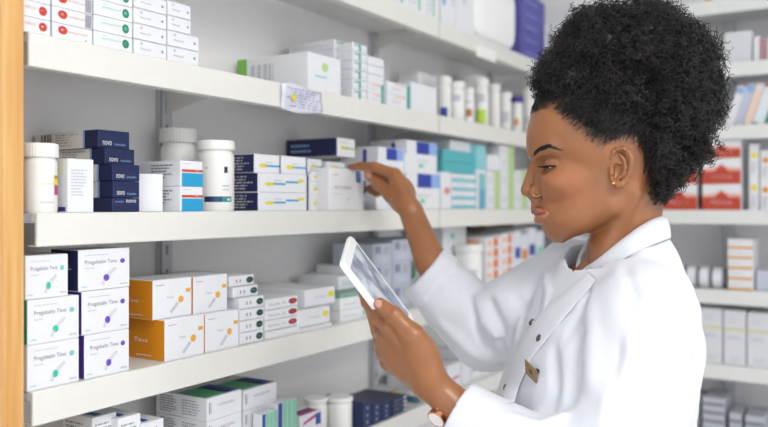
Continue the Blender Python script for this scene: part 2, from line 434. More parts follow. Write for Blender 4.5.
def jar(px, pw, x, z0, hpx, name='pill_jar', body=None, lid=None, lidh=.16, lidw=1.06, label=None, group=None, cat='jar', marks=None, kw=None, ridges=True, px_is_left=False):
    """round jar whose axis stands on plane x; px = centre column, pw = width in pixels"""
    z = depth_at(px, x); r = pw/2*z/F; h = hpx*z/F; y = y_at(px, x)
    body = body or WH2; lid = lid or WH2
    hl = h*lidh
    root = empty(name, (x, y, z0), label=label, cat=cat, group=group)
    b = MB(); hb = h-hl
    rb = r/lidw
    b.lathe([(rb*.93, 0), (rb, .003), (rb, hb*.86), (rb*.97, hb*.93), (rb*.88, hb*.97), (rb*.88, hb)], body, 40)
    if marks:
        # marks: (angle0, angle1, v0, v1, material, kind, text) around the axis; angle 0 faces the camera side
        a0 = math.atan2(0-y, 0-x)
        for mk_ in marks:
            A0, A1, v0, v1, m = mk_[:5]; kind = mk_[5] if len(mk_) > 5 else 'rect'
            rr = rb+.0003
            def pt(u, v):
                a = a0+math.radians(A0+(A1-A0)*u); return (rr*math.cos(a), rr*math.sin(a), (v0+(v1-v0)*v)*hb)
            if kind == 'rect':
                n = max(2, int(abs(A1-A0)/8)); vs = []; fs = []
                for k in range(n+1): vs += [pt(k/n, 0), pt(k/n, 1)]
                for k in range(n): fs.append((2*k, 2*k+2, 2*k+3, 2*k+1))
                b.add(vs, fs, m)
            elif kind == 'text':
                vs, fs = text_poly(mk_[6]); b.add([pt(u, v) for u, v in vs], fs, m)
    b.build('body', root)
    b = MB()
    if ridges:
        n = 72; prof = [(r*.985, hb), (r, hb+.001), (r, h-.0025), (r*.97, h-.0006), (r*.9, h)]
        vs = []; fs = []
        for rr, zz in prof:
            for k in range(n):
                a = 2*math.pi*k/n; q = rr*(1 if k % 2 else .985); vs.append((q*math.cos(a), q*math.sin(a), zz))
        for i in range(len(prof)-1):
            for k in range(n):
                k2 = (k+1) % n; fs.append((i*n+k, i*n+k2, (i+1)*n+k2, (i+1)*n+k))
        fs.append(tuple(reversed(range(n)))); fs.append(tuple((len(prof)-1)*n+k for k in range(n)))
        b.add(vs, fs, lid, False)
    else:
        b.lathe([(r*.985, hb), (r, hb+.001), (r, h-.002), (r*.95, h)], lid, 40)
    b.build('lid', root)
    return root

UB = 'blurred bottles on the farther upper shelf'
jar(444, 15, XF-.05, ZA, 44, body=WH2, label='white jar left of the others just past the upper shelf joint', group=UB, marks=[(-30, 30, .1, .35, BLUE)])
jar(456.5, 17, XF-.04, ZA, 40, label='white jar under the long blank carton on the upper shelf', group=UB, ridges=False, marks=[(-30, 30, .6, .8, LTX)])
jar(468, 13, XF-.04, ZA, 36, label='white jar with small red brown print on the upper shelf', group=UB, marks=[(-20, 40, .25, .5, mat('b5674e', .5)), (-40, 40, .7, .76, LTX)])
jar(481, 16, XF-.04, ZA, 48, name='bottle', cat='bottle', label='tall white bottle with lime green label on the upper shelf', group=UB, marks=[(-40, 40, .05, .42, mat('b4d44a', .5)), (-30, 30, .6, .8, LTX)])
jar(470, 34, XF-.125, ZA, 55, name='tub', cat='tub', label='wide white tub with rounded lid behind the upper bottles', lidh=.4, ridges=False)
jar(494, 13, XF-.05, ZA, 46, label='slim white jar right of the lime green labelled bottle', group=UB)
jar(505, 13, XF-.05, ZA, 40, label='low white jar between slim jar and purple lidded jar', group=UB, marks=[(-30, 40, .3, .6, LTX)])
jar(516.5, 13, XF-.05, ZA, 38, lid=PURP, label='white jar with purple lid and orange dot on the upper shelf', group=UB, marks=[(-20, 20, .3, .5, ORANGE)])
jar(528.5, 14, XF-.05, ZA, 48, name='bottle', cat='bottle', label='white bottle nearest the forehead on the upper shelf', group=UB, marks=[(-30, 30, .3, .5, LTX)])
jar(540, 12, XF-.05, ZA, 40, name='bottle', cat='bottle', label='white bottle hidden behind the forehead on the upper shelf', group=UB)

# =============== top shelf
st_tt = mk(('front', 'rect', .45, .1, .6, .9, LGRN), ('front', 'lines', .1, .2, .4, .7, LTX, 3))
for i, (a, c) in enumerate([(375, 392), (392.5, 410), (410.5, 427), (427.5, 439)]):
    left_stack(a, c, XF-.006, ZT, [30, 30], .1, st_tt, 'white carton with faint green mark', ['leftmost column on the top shelf', 'second column on the top shelf', 'third column on the top shelf', 'fourth column on the top shelf'][i], 'faint green marked cartons on the top shelf')
left_stack(441, 455, XF-.004, ZT, [70], .1, mk(('front', 'oval', .1, .25, .3, .36, mat('4aa6e0', .5)), ('front', 'rect', .8, .3, .9, .9, LTX)), 'tall white carton with a blue dot', 'top shelf beyond the joint')
left_stack(455.5, 474, XF-.004, ZT, [80], .1, mk(('front', 'lines', .4, .3, .6, .9, LTX, 3)), 'tall blank white carton', 'between blue dot carton and big white package, top shelf')
st_pb = mk(('front', 'lines', .2, .3, .8, .5, LBLUE, 1), ('left', 'lines', .2, .3, .8, .6, LBLUE, 1))
PB = mat('5b57a6', .5); 
zz_ = left_stack(521, 544.8, XF-.004, ZT, [13, 13, 13, 13, 13], .12, st_pb, 'purple blue carton', 'the stack on the top shelf', 'purple blue cartons on the top shelf', body=PB)
left_stack(545.3, 548, XF-.004, ZT, [40], .1, None, 'pale carton', 'right of the purple blue stack on the top shelf')
# big white rounded bag
def rounded_block(name, cx, cy, z0, sx, sy, sz, m, label, cat, p=5., n=28):
    b = MB(); vs = []; fs = []
    for i in range(n+1):
        ph = -math.pi/2+math.pi*i/n
        for j in range(2*n):
            t = math.pi*j/n
            def e(c, q): return math.copysign(abs(c)**(2/q), c)
            vs.append((sx/2*e(math.cos(ph), p)*e(math.cos(t), p), sy/2*e(math.cos(ph), p)*e(math.sin(t), p), sz/2+sz/2*e(math.sin(ph), p)))
    for i in range(n):
        for j in range(2*n):
            j2 = (j+1) % (2*n); fs.append((i*2*n+j, i*2*n+j2, (i+1)*2*n+j2, (i+1)*2*n+j))
    b.add(vs, fs, m, True)
    return tag(b.build(name, None, (cx, cy, z0), 0, True), label, cat)
ya, yb = y_at(477, XF+.0), y_at(520, XF+.0)
rounded_block('package', XF-.055, (ya+yb)/2, ZT, .11, yb-ya, .17, mat('f6f6f6', .5), 'big plain white rounded package hanging over the top shelf edge', 'package')
# price tag holder hanging off the top shelf lip
b = MB(); ya, yb = y_at(476, XF), y_at(495, XF)
b.box(-.0012, .0012, -(yb-ya)/2, (yb-ya)/2, -.028, 0, mat('f4f4f0', .5), .0003); b.box(-.005, .0012, -(yb-ya)/2, (yb-ya)/2, 0, .002, WH)
tag(b.build('price_tag', None, (XF+.0014, (ya+yb)/2, ZT-.022)), 'blank white price tag hanging off the top shelf edge', 'tag')

# note taped on the lip of shelf A
def note():
    n = 14; b = MB(); vs = []; fs = []
    ya, yb = y_at(280, XF), y_at(320, XF)
    r = random.Random(3)
    mN = mat('dadbe8', .35)
    for i in range(n+1):
        for j in range(n+1):
            u = i/n; v = j/n
            w = (.0015+.0022*abs(math.sin(9*u+3*v))*math.sin(5*v+4*u)+r.uniform(0, .0012))*(1 if 0 < i else .6)+.0012
            zt_ = .038*(1-.0*u)-.041*v + (.004*math.sin(6*u) if j == 0 else 0)-(.004*math.sin(4*u) if j == n else 0)
            vs.append((max(.0006, w), (u-.5)*(yb-ya)+r.uniform(-.0006, .0006), zt_-.038))
    for i in range(n):
        for j in range(n): a = i*(n+1)+j; fs.append((a, a+n+1, a+n+2, a+1))
    b.add(vs, fs, mN, True)
    ink = mat('8c90b8', .6)
    rr = random.Random(8)
    def ptn(u, v, o): return (.0062+o, (u-.5)*(yb-ya), -.041*v)
    for k in range(7):
        v = .12+.12*k; a = rr.uniform(.05, .3)
        while a < rr.uniform(.75, .98):
            w = rr.uniform(.03, .12)
            b.add([ptn(a, v+rr.uniform(-.01, .01), 0), ptn(a+w, v+rr.uniform(-.02, .02), 0), ptn(a+w, v+.035, 0), ptn(a, v+.03, 0)], [(0, 1, 2, 3)], ink); a += w+rr.uniform(.02, .08)
    cy_, cv = .26, .5
    b.add([ptn(cy_+.05*math.cos(t*.4), cv+.13*math.sin(t*.4), .0004) for t in range(16)], [tuple(range(16))], YEL)
    o = b.build('taped_note', None, (XF, (ya+yb)/2, ZA-.001), 0, False)
    md = o.modifiers.new('s', 'SOLIDIFY'); md.thickness = .0003
    tag(o, 'crumpled handwritten note with yellow dot taped on the upper shelf edge', 'note')
note()

# =============== shelf B (middle shelf)
jar(40, 35, XF-.022, ZB_, 69, lidh=.2, label='white jar touching the wooden panel on the middle shelf',
    marks=[(4, 50, .5, .53, mat('d9e2c4', .5)), (0, 50, .17, .2, mat('c8cfe4', .5)), (52, 78, .5, .68, YEL), (52, 78, .32, .5, MAG), (52, 78, .62, .66, RED)])
left_stack(67.5, 94, XF-.006, ZB_, [54.5], .045, mk(('front', 'lines', .12, .3, .75, .82, LTX, 9), ('left', 'rect', .1, .02, .45, .1, BLK), ('left', 'rect', .5, .02, .9, .1, PURP),
     ('left', 'lines', .1, .5, .5, .9, LTX, 4), ('left', 'rect', .6, .7, .8, .95, mat('f0ecc8', .5))), 'upright white carton with faint grey print', 'between jar and navy cartons on the middle shelf')
NV = {'front': NAVY, 'left': NAVY, 'top': NAVY, 'right': NAVY, 'back': NAVY, 'bottom': NAVY}
left_stack(98, 135, XF-.03, ZB_, [14.5, 17, 17, 16.5, 18.5], .135, [st_navyup, st_navy, st_navy, st_navy, st_navy], 'navy blue carton with white lettering',
           'the staggered navy stack', 'navy blue cartons on the middle shelf', body=NAVY,
           stag=[(112, 140, XF-.012), (113, 140, XF-.012), (112, 140, XF-.012), (105, 135, XF-.025), (98, 130, XF-.035)])
# leaning blank box
yb = y_at(150, XF-.02)
b = MB(); b.box(-.02, .02, -.021, .021, 0, .052, WH, .0006)
o = b.build('medicine_box', None, (XF-.035, yb+.006, ZB_+.0002), math.radians(-38)); o.rotation_euler[0] = 0
tag(o, 'small blank white carton turned askew beside the navy stack', 'box')
left_stack(180, 203, XF-.006, ZB_, [25.5, 26], .085, st_bluered, 'white carton with blue block, red stripe', 'pair left of tall jar', 'blue and red striped cartons')
jar(178, 36, XF-.125, ZB_, 82, lidh=.17, label='white jar standing behind the blue and red striped cartons')
jar(216, 37, XF-.032, ZB_, 70, lidh=.13, lidw=1.03, label='tall white jar with navy and teal band on the middle shelf',
    marks=[(-38, -8, .15, .24, NAVY), (-8, 20, .15, .24, mat('174a72', .5)), (20, 55, .15, .24, TEALB), (26, 38, .62, .72, NAVY), (20, 44, .34, .36, LTX), (20, 44, .4, .42, PTEAL), (-34, -26, .68, .72, LTX), (36, 50, .17, .21, WH)], ridges=False)
NL = {'left': NAVY2}
r1 = left_stack(254, 281, XF-.008, ZB_, [0], .085, None) if False else None
z1 = left_stack(258, 309, XF-.006, ZB_, [19, 19.5], .085, st_yb(True), 'white carton with navy end and yellow blue marks', 'the navy ended pair', 'navy ended cartons with yellow and blue marks', faces=NL)
left_stack(254, 280.5, XF-.010, z1, [19], .08, st_yb1, 'small white carton with navy end', 'left one of two on the navy ended pair', 'navy ended cartons with yellow and blue marks', faces=NL)
left_stack(281, 307, XF-.010, z1, [18.5], .08, st_yb1, 'small white carton without navy end', 'right one of two on the navy ended pair', 'navy ended cartons with yellow and blue marks')
z2 = left_stack(309.5, 326, XF-.03, ZB_, [15, 14, 10], .08, [st_yg, st_yg, st_yg], 'white carton with green mark', 'the stack behind the blank front carton', 'green marked cartons behind the held carton')
left_stack(307.5, 322, XF-.045, z2, [13.5], .08, st_yg, 'white carton with yellow green mark', 'right of the small navy ended cartons, upper row')
z3 = left_stack(326.5, 345, XF-.045, ZB_, [13, 13, 13, 10], .08, st_yg, 'white carton with green mark', 'the stack right behind the held carton', 'green marked cartons behind the held carton')
left_stack(337, 355, XF-.048, max(z2, z3)+.0118, [19], .125, st_yg, 'flat carton with navy long side', 'lying topmost behind the held white carton', body=WH, faces={'left': NAVY2, 'top': mat('343a78', .45)})
left_stack(329, 364, XF-.002, ZB_, [43], .04, st_held, 'square white carton with small blue mark', 'under the fingers of the reaching hand')
VG = 'violet and light blue marked cartons'
zv = left_stack(376, 403.5, XF-.024, ZB_, [32], .09, st_viol, 'white carton with violet block', 'lower one behind the reaching hand', VG)
left_stack(377, 403.5, XF-.026, zv, [32], .09, st_viol, 'white carton with violet and light blue block', 'behind the reaching hand, upper one', VG)
zv = left_stack(404.5, 440, XF-.012, ZB_, [38], .09, st_viol, 'large white carton with violet block', 'lower one at the middle shelf joint', VG)
left_stack(405, 437, XF-.02, zv, [33], .09, st_viol, 'large white carton with violet block', 'upper one at the middle shelf joint', VG)
left_stack(441, 451, XF-.012, ZB_, [38], .06, mk(('front', 'oval', .3, .4, .9, .6, mat('e08a94', .5))), 'narrow white carton with pink dot', 'just right of the middle shelf joint')
st_tealrow = mk(('front', 'rect', 0, .1, 1, .5, PTEAL), ('front', 'lines', .1, .6, .9, .8, LTX, 1))
zt_ = left_stack(452, 476, XF-.01, ZB_, [9, 9, 9, 9], .1, st_tealrow, 'flat white and pale teal carton', 'the low stack past the joint', 'pale teal cartons')
left_stack(443, 476, XF-.02, zt_, [12, 12], .1, None, 'solid teal carton', 'on the pale teal stack, middle shelf', 'solid teal cartons', body=mat('58b3bb', .5))
left_stack(450, 472, XF-.03, zt_+.001+24*depth_at(443, XF-.02)/F, [11], .09, None, 'blank white carton', 'on top of the solid teal cartons')
left_stack(477, 486, XF-.012, ZB_, [20, 20], .09, [mk(('front', 'rect', .2, 0, .9, 1, mat('5fa9c4', .5))), mk(('front', 'rect', .2, 0, .9, .8, PTEAL))], 'narrow blue teal carton', 'the pair right of pale teal stack', 'narrow blue teal cartons')
left_stack(477, 486, XF-.012, ZB_+40.3*depth_at(477, XF-.012)/F, [24], .09, None, 'narrow teal topped carton', 'above the narrow blue teal pair', body=mat('8ccfd6', .5))
st_wg = mk(('front', 'rect', .55, 0, 1, 1, PGRN), ('front', 'lines', .1, .3, .5, .7, LTX, 2))
GG = 'white and pale green cartons'
left_stack(487, 500, XF-.012, ZB_, [20, 19], .09, st_wg, 'white carton with pale green end', 'the first column, middle shelf', GG)
left_stack(487, 500, XF-.02, ZB_+39.6*depth_at(487, XF-.012)/F, [16], .09, None, 'blank white carton', 'on the first pale green column')
left_stack(500.5, 514, XF-.012, ZB_, [20, 19, 16, 9], .09, st_wg, 'white carton with pale green end', 'the tall second column, middle shelf', GG)
left_stack(514.5, 527, XF-.012, ZB_, [20, 19], .09, st_wg, 'white carton with pale green end', 'the third column, middle shelf', GG)
left_stack(527.5, 540, XF-.012, ZB_, [20, 19], .09, mk(('front', 'lines', .1, .3, .9, .7, LBLUE, 2)), 'white carton with pale blue print', 'the pair behind the nose', 'pale blue printed cartons')

# =============== shelf C
preT = pregab('Pregabalin Teva', TEAL, MINT); preP = pregab('Pregabalin Teva', PURP, VIOL)
PG = 'capsule printed cartons at the wooden panel'
z = left_stack(27, 79.5, XF-.007, ZC, [46.5, 45.5], .075, preT, 'white carton with teal capsule dot', 'the left capsule stack', PG, faces=[None, {'left': TEAL}], jit=.2)
left_stack(25, 68.5, XF-.009, z, [44.5], .075, preT, 'white carton with teal capsule dot', 'topmost at the wooden panel, lower shelf', PG, jit=.2)
z = left_stack(84, 129.5, XF-.007, ZC, [44.5, 44], .075, preP, 'white carton with violet capsule dot', 'the right capsule stack', PG, faces={'left': PURP}, jit=.1,
               stag=[(84, 129.5), (81.5, 129.5)])
left_stack(78, 130, XF-.009, z, [42], .055, preP, 'white carton with navy side and violet capsule dot', 'topmost of the right capsule stack', PG, faces={'left': NAVY2}, jit=.1)
OG = 'orange ended cartons on the lower shelf'
OF = {'left': ORANGE}
z = left_stack(164.5, 204.5, XF-.008, ZC, [42], .09, st_orange, 'white carton with orange end', 'lower left one of the orange ended four', OG, faces=OF, jit=.1)
left_stack(152.5, 192, XF-.02, z, [40], .075, st_orange, 'white carton with orange end', 'upper left one of the orange ended four', OG, faces=OF, jit=.1)
z = left_stack(205, 239, XF-.008, ZC, [39], .09, st_orange, 'white carton with yellow dot', 'lower right one of the orange ended four', OG, faces=OF, jit=.1)
left_stack(193, 227.5, XF-.02, z, [38], .075, st_orange, 'white carton with yellow dot', 'upper right one of the orange ended four', OG, faces=OF, jit=.1)
OVG = 'flat cartons with dark green oval'
left_stack(239.5, 264, XF-.01, ZC, [12, 12, 11.5, 11.5, 11, 11], .14, st_goval, 'flat white carton with dark green oval', 'the green oval stack', OVG,
           stag=[(239.5, 263.5, XF-.01), (239.5, 263.5, XF-.01), (239.5, 264, XF-.01), (239.5, 264, XF-.012), (233, 258, XF-.02), (229, 254, XF-.025)], jit=.1)
z = left_stack(264.5, 298, XF-.012, ZC, [8, 10.5, 10.5, 11], .15, [st_plain, st_roval, st_roval, st_roval], 'flat white carton with dark red oval', 'the red oval stack', 'flat cartons with dark red oval',
           stag=[(265, 299), (264.5, 298), (264.5, 298), (265, 298)], jit=.1)
z = left_stack(298.5, 331, XF-.01, ZC, [4, 18, 18.5], .15, [st_plain, st_yoval, st_yoval], 'flat white carton with yellow oval', 'the yellow oval stack', 'flat cartons with yellow oval',
           stag=[(299, 332), (298.5, 330), (305, 335, XF-.02)], jit=.1)
z = left_stack(340, 372, XF-.02, ZC, [12, 12, 4.5], .08, [mk(('front', 'lines', .1, .3, .6, .6, LTX, 1), ('front', 'rect', .7, .2, .8, .8, LGRN)), mk(('front', 'lines', .1, .3, .6, .6, LTX, 1), ('front', 'rect', .7, .2, .8, .8, LGRN)), None],
     ['white carton with pale green mark', 'white carton with pale green mark', 'thin dark green carton'], 'the stack left of the tablet', 'cartons stacked left of the tablet', body=[WH, WH, mat('7fa598', .5)], jit=.1)
z = left_stack(338, 372, XF-.06, z, [14], .1, mk(('front', 'lines', .1, .3, .8, .7, LTX, 2)), 'long white carton with faint print', 'behind the tablet on the dark green carton', jit=.1)
left_stack(352, 380, XF-.065, z, [8], .09, mk(('front', 'text', .1, .2, .8, .8, mat('b5806a', .5), 'COLDREX')), 'thin white carton with brown lettering', 'topmost left of the tablet', jit=.1)
# farther lower shelf, seen between the arms
st_patch = mk(('front', 'rect', .1, .55, .4, .9, mat('8a90a8', .5)), ('front', 'rect', .55, .5, .85, .85, mat('a7adc0', .5)), ('front', 'rect', .2, .1, .7, .4, mat('c3c7d4', .5)))
GB = mat('b9bfcc', .5)
KG = 'grey blue printed cartons behind the tablet'
left_stack(373, 392, XF-.03, ZC, [24, 24, 22], .1, st_patch, 'grey blue printed carton', 'the left column behind the tablet', KG, body=GB)
left_stack(392.5, 411, XF-.03, ZC, [24, 24, 22], .1, st_patch, 'grey blue printed carton', 'the middle column behind the tablet', KG, body=GB)
left_stack(411.5, 431, XF-.03, ZC, [24, 24, 20], .1, [st_patch, mk(('front', 'rect', .0, .1, .2, .9, DGREEN2)), st_patch], 'grey blue printed carton', 'the right column behind the tablet', KG, body=GB)
left_stack(443, 466, XF-.06, ZC, [24, 24, 22], .1, mk(('front', 'oval', .3, .4, .5, .7, LGRN)), 'blank white carton', 'the stack above the reaching wrist', 'blank cartons past the reaching wrist')
jar(468, 30, XF-.03, ZC, 50, label='white jar with navy block right of the reaching sleeve', marks=[(-30, 40, .05, .22, BLUE), (-40, 40, .3, .6, LTX)], lidh=.14)
st_or = mk(('front', 'rect', .5, .1, .8, .9, mat('e07a3a', .5)), ('front', 'rect', .1, .2, .35, .7, mat('f0b894', .5)), ('left', 'rect', .3, .2, .8, .8, mat('f0b894', .5)))
OGp = 'white and orange cartons right of the sleeve'
left_stack(486, 501, XF-.012, ZC, [11, 11, 11, 11, 11], .1, st_or, 'white and orange carton', 'the left orange patched stack', OGp)
left_stack(501.5, 514, XF-.012, ZC, [11, 11, 11, 11, 11], .1, st_or, 'white and orange carton', 'the right orange patched stack', OGp)
left_stack(486, 514, XF-.11, ZC, [24, 24, 22], .05, mk(('front', 'rect', .5, .3, .9, .7, mat('8a7d3a', .5))), 'taupe brown carton', 'the stack behind orange patched cartons', 'taupe brown cartons', body=mat('a8988a', .5))
for i, (a, c) in enumerate([(514.5, 521), (521.5, 528), (528.5, 536), (536.5, 544)]):
    left_stack(a, c, XF-.012, ZC, [55 - 5*(i % 2)], .1, mk(('front', 'rect', .1, .5, .9, .7, [BLUE, ORANGE, BLUE, LGRN][i]), ('front', 'rect', .1, .15, .9, .25, LBLUE)),
               ['tall pale carton with blue band', 'tall pale carton with orange band', 'tall pale carton with two blue bands', 'tall pale carton with green band'][i], 'upright left of the chin on the lower shelf', body=mat('dde0e8', .5))
for i, (a, c) in enumerate([(556, 563), (563.5, 570.5), (571, 578)]):
    chin_stack(a, c, YB+.012, R5, [46], .1, mk(('front', 'rect', .2, .1, .8, .3, LGRN)), 'tall white carton with green foot', ['first of three below the chin', 'second of three below the chin', 'third of three below the chin'][i], 'tall green footed cartons below the chin')

# =============== bottom shelf (D)
BK = mat('2c56a8', .5)
bt = {'top': mat('9fb2d8', .5)}
st_btop = mk(('top', 'rect', .2, .1, .5, .9, BK), ('front', 'lines', .1, .2, .9, .8, GREYT, 4), ('left', 'lines', .1, .2, .9, .8, GREYT, 4))
FG = 'flat blue topped cartons at the bottom left'
def low(pxl, pxr, xf_, ztop_px, nrow, look, where, style, depth, group=None, faces=None, body=WH, jit=.3):
    """stack on the bottom shelf whose top front edge appears at row ztop_px (at its left column)"""
    zz = depth_at(pxl, xf_); top = CAMH+(HY-ztop_px)*zz/F
    hs = [(top-ZD)/nrow]*nrow
    return left_stack(pxl, pxr, xf_, ZD, hs, depth, style, look, where, group, body, faces, jit, hpx=False)
low(92, 117, XF-.03, 418, 4, 'flat grey white carton with blue stripe on top', 'leftmost bottom shelf stack', st_btop, .06, FG)
low(118, 141, XF-.015, 419, 4, 'flat grey white carton with blue stripe on top', 'second bottom shelf stack', st_btop, .09, FG)
low(142, 164, XF-.008, 424, 4, 'flat grey white carton with blue stripe on top', 'third bottom shelf stack', st_btop, .08, FG)
st_gtop = mk(('top', 'rect', .02, .05, .72, .62, mat('55b583', .5)), ('top', 'rect', .62, .05, .98, .62, BLUE), ('front', 'lines', .3, .55, .8, .68, GREYT, 2), ('front', 'bars', .05, .3, .12, .8, GREYT, 3),
             ('left', 'lines', .08, .12, .42, .9, DKT, 7), ('left', 'lines', .52, .12, .94, .85, GREYT, 6))
GTG = 'green and blue topped cartons on the bottom shelf'
low(207, 242, XF-.02, 399, 4, 'white carton with green and blue top', 'the nearer green topped stack', st_gtop, .11, GTG)
low(243, 277, XF-.03, 391, 4, 'white carton with green and blue top', 'the farther green topped stack', st_gtop, .11, GTG)
st_mint = mk(('front', 'rect', .0, 0, .2, 1, BLUE), ('front', 'rect', .22, 0, .46, 1, LGRN), ('front', 'rect', .48, 0, .72, 1, LGRN), ('front', 'rect', .74, 0, 1, 1, LGRN))
low(262, 277, XF+.0-.002, 415, 1, 'mint striped carton', 'standing before the farther green topped stack', st_mint, .02)
low(278, 297, XF-.006, 404, 1, 'mint carton with blue edge', 'standing right of the green topped stacks', st_mint, .09)
st_mag = mk(('top', 'rect', .1, .1, .9, .5, MAG), ('top', 'rect', .3, .4, .9, .6, BK), ('front', 'rect', .7, .3, .95, .9, BK), ('front', 'poly', .1, .5, .8, .9, MAG, [(0, 0), (1, .6), (.9, 1), (.1, .4)]))
low(300, 322, XF-.006, 417, 2, 'white carton with magenta and blue swirl', 'the low pair before the jars', st_mag, .045, 'swirl printed cartons')
jar(313, 25, XF-.115, ZD, 0.1, label='x') if False else None
def lowjar(px, pw, x, ytop, **k):
    z = depth_at(px, x); h = (CAMH+(HY-ytop)*z/F-ZD)*F/z
    return jar(px, pw, x, ZD, h, **k)
lowjar(316, 25, XF-.085, 397, label='white jar half hidden behind the swirl printed cartons', lidh=.12)
lowjar(340, 26, XF-.05, 396, label='white ribbed lid jar left of the navy cartons, bottom shelf', lidh=.13)
st_nspine = mk(('front', 'lines', .4, .1, .6, .9, LBLUE, 3))
for i, (a, c) in enumerate([(363, 372), (372.5, 381.5), (382, 391.5)]):
    low(a, c, XF-.006, 403, 1, 'upright dark navy carton', ['first of three below the tablet hand', 'second of three below the tablet hand', 'third of three below the tablet hand'][i], st_nspine, .10, 'upright dark navy cartons', body=NAVY)
low(392, 407, XF-.006, 400, 4, 'flat navy carton with white spot', 'the stack beside the teal jar', mk(('front', 'lines', .1, .3, .8, .6, LBLUE, 1), ('front', 'oval', .75, .3, .98, .8, WH)), .1, 'flat dark navy cartons', body=mat('18213f', .45))
low(384, 416, XF-.12, 393, 1, 'gold striped carton lying flat', 'behind the navy cartons', mk(('front', 'rect', 0, .85, 1, 1, GOLD)), .055, faces={'front': GOLD})
lowjar(414, 16, XF-.035, 393, body=mat('3d7488', .5), lid=WH2, label='teal blue jar with white lid below the tablet hand')
low(424, 442, XF-.05, 380, 1, 'large blank white carton', 'behind the watch wrist', None, .1)
low(402, 422, XF-.12, 378, 1, 'grey blue carton at the back', 'under the knuckles', st_patch, .05, body=mat('9fb0bd', .5))
low(447, 461, XF-.012, 366, 1, 'white carton with pink swirl', 'right of the watch wrist', mk(('front', 'poly', .1, .3, .9, .5, MAG, [(0, .2), (1, .6), (.9, 1), (.1, .6)])), .1)
for i, (a, c) in enumerate([(461.5, 471), (471.5, 481), (481.5, 491), (491.5, 501), (501.5, 512), (512.5, 524)]):
    low(a, c, XF-.012, [352, 358, 350, 356, 362, 356][i], 1, ['blank white carton', 'white carton with grey block', 'white carton with brown block', 'pale grey carton', 'white carton with yellow band', 'grey carton with dark block'][i],
        'seen between sleeve and coat front', [None, mk(('front', 'rect', .1, .4, .7, .8, GREYT)), mk(('front', 'oval', .2, .5, .7, .8, mat('a08050', .5))), None, mk(('front', 'rect', .1, .4, .9, .7, AMB)), mk(('front', 'rect', .1, .4, .9, .7, GREYT))][i], .1,
        body=[WH, WH, WH, mat('cfd0d4', .5), WH, mat('b5b3b0', .5)][i])

# =============== back shelves (front faces look along -Y; the cartons are turned by -90 degrees)
st_redw = mk(('front', 'rect', 0, 0, 1, .5, mat('c2452f', .5)), ('front', 'poly', .3, .48, .7, .78, mat('c8452e', .5), [(0, 0), (1, 0), (.5, 1)]), ('front', 'text', .22, .2, .78, .38, mat('f2d9d0', .5), 'MEDICA'),
             ('front', 'poly', 0, .5, 1, .74, mat('e6b0a3', .5), [(0, 0), (.3, 0), (.5, 1), (.7, 0), (1, 0), (1, .5), (.7, .6), (.5, 1), (.3, .6), (0, .5)]), ('left', 'rect', 0, 0, 1, .6, mat('b23f2c', .5)))
RG = 'red and white cartons on the back shelves'
back_stack(702, 741, YB+.012, R4, [26, 26, 18], .14, st_redw, 'red and white carton', 'the right red column right of the hair', RG)
back_stack(661, 697, YB+.012, R4, [26, 26, 18], .14, st_redw, 'red and white carton', 'the left red column behind the hair', RG)
back_stack(624, 658, YB+.012, R4, [26, 26, 18], .14, st_redw, 'red and white carton', 'the hidden red column behind the neck', RG)
for i, (a, c, h) in enumerate([(749, 759, 66), (760, 771, 60), (772, 783, 64)]):
    back_stack(a, c, YB+.03, R4, [h*.52, h*.48], .1, mk(('front', 'oval', .2, .55, .85, .75, [YEL, ORANGE, LGRN][i]), ('front', 'lines', .2, .1, .8, .45, GREYT, 3)), 'narrow white carton with %s dot' % ['yellow', 'orange', 'green'][i],
               ['beside the grey gap on the back shelf', 'at the right picture edge', 'beyond the right picture edge'][i], 'narrow white cartons at the right edge')
# R2 shelf: paper stack, R3 leaning boxes
back_stack(724, 752, YB+.03, R2, [4]*8, .14, mk(('front', 'rect', 0, .06, 1, .16, SEAM)), 'thin white carton', 'the thin stack right of the hair top', 'thin white cartons right of the hair')
back_stack(753, 760, YB+.03, R2, [26], .12, None, 'narrow white upright carton', 'right of the thin white stack')
back_stack(761, 765, YB+.03, R2, [24], .12, None, 'narrow pink carton', 'at the right picture edge, second shelf', body=mat('c98f9a', .5))
back_stack(766, 790, YB+.04, R2, [24], .12, None, 'grey white carton', 'at the right edge beside the pink carton', body=mat('d8d8de', .5))
for i, (px, w, h, tilt, colr, nm) in enumerate([(729, 8, 40, 18, 'e8e9ee', 'white folder carton leaning'), (738, 7.5, 42, 18, 'c2cbe0', 'blue topped carton leaning'), (747, 7.5, 42, 18, 'f0d6c4', 'peach striped carton leaning'), (758, 10.5, 36, 18, 'e4ecf0', 'pale blue carton leaning'), (769.5, 8.5, 30, 18, '2a9a88', 'teal carton leaning'), (781, 9, 36, 18, 'e4ecf0', 'pale white carton leaning')]):
    zz = depth_atY(px, YB+.03); ww = w*zz/F; hh = h*zz/F; dd = .12; t = math.radians(tilt)
    b = MB(); b.box(-dd/2, dd/2, -ww/2, ww/2, 0, hh, mat(colr, .5), .0006)
    decal(b, (dd, ww, hh), 'front', 'rect', .1, .8, .9, .95, LBLUE if i < 2 else WH)
    o = b.build('medicine_box', None, (x_atY(px, YB+.03), YB+.03+dd/2, R3+ww/2*math.sin(t)+.0004))
    o.rotation_euler = (Matrix.Rotation(t, 3, 'Y') @ Matrix.Rotation(-math.pi/2, 3, 'Z')).to_euler()
    tag(o, nm+' on the third back shelf, '+['nearest the hair', 'second from the hair', 'third from the hair', 'fourth from the hair', 'at the picture edge', 'past the picture edge'][i], 'box', 'cartons leaning on the back shelf')
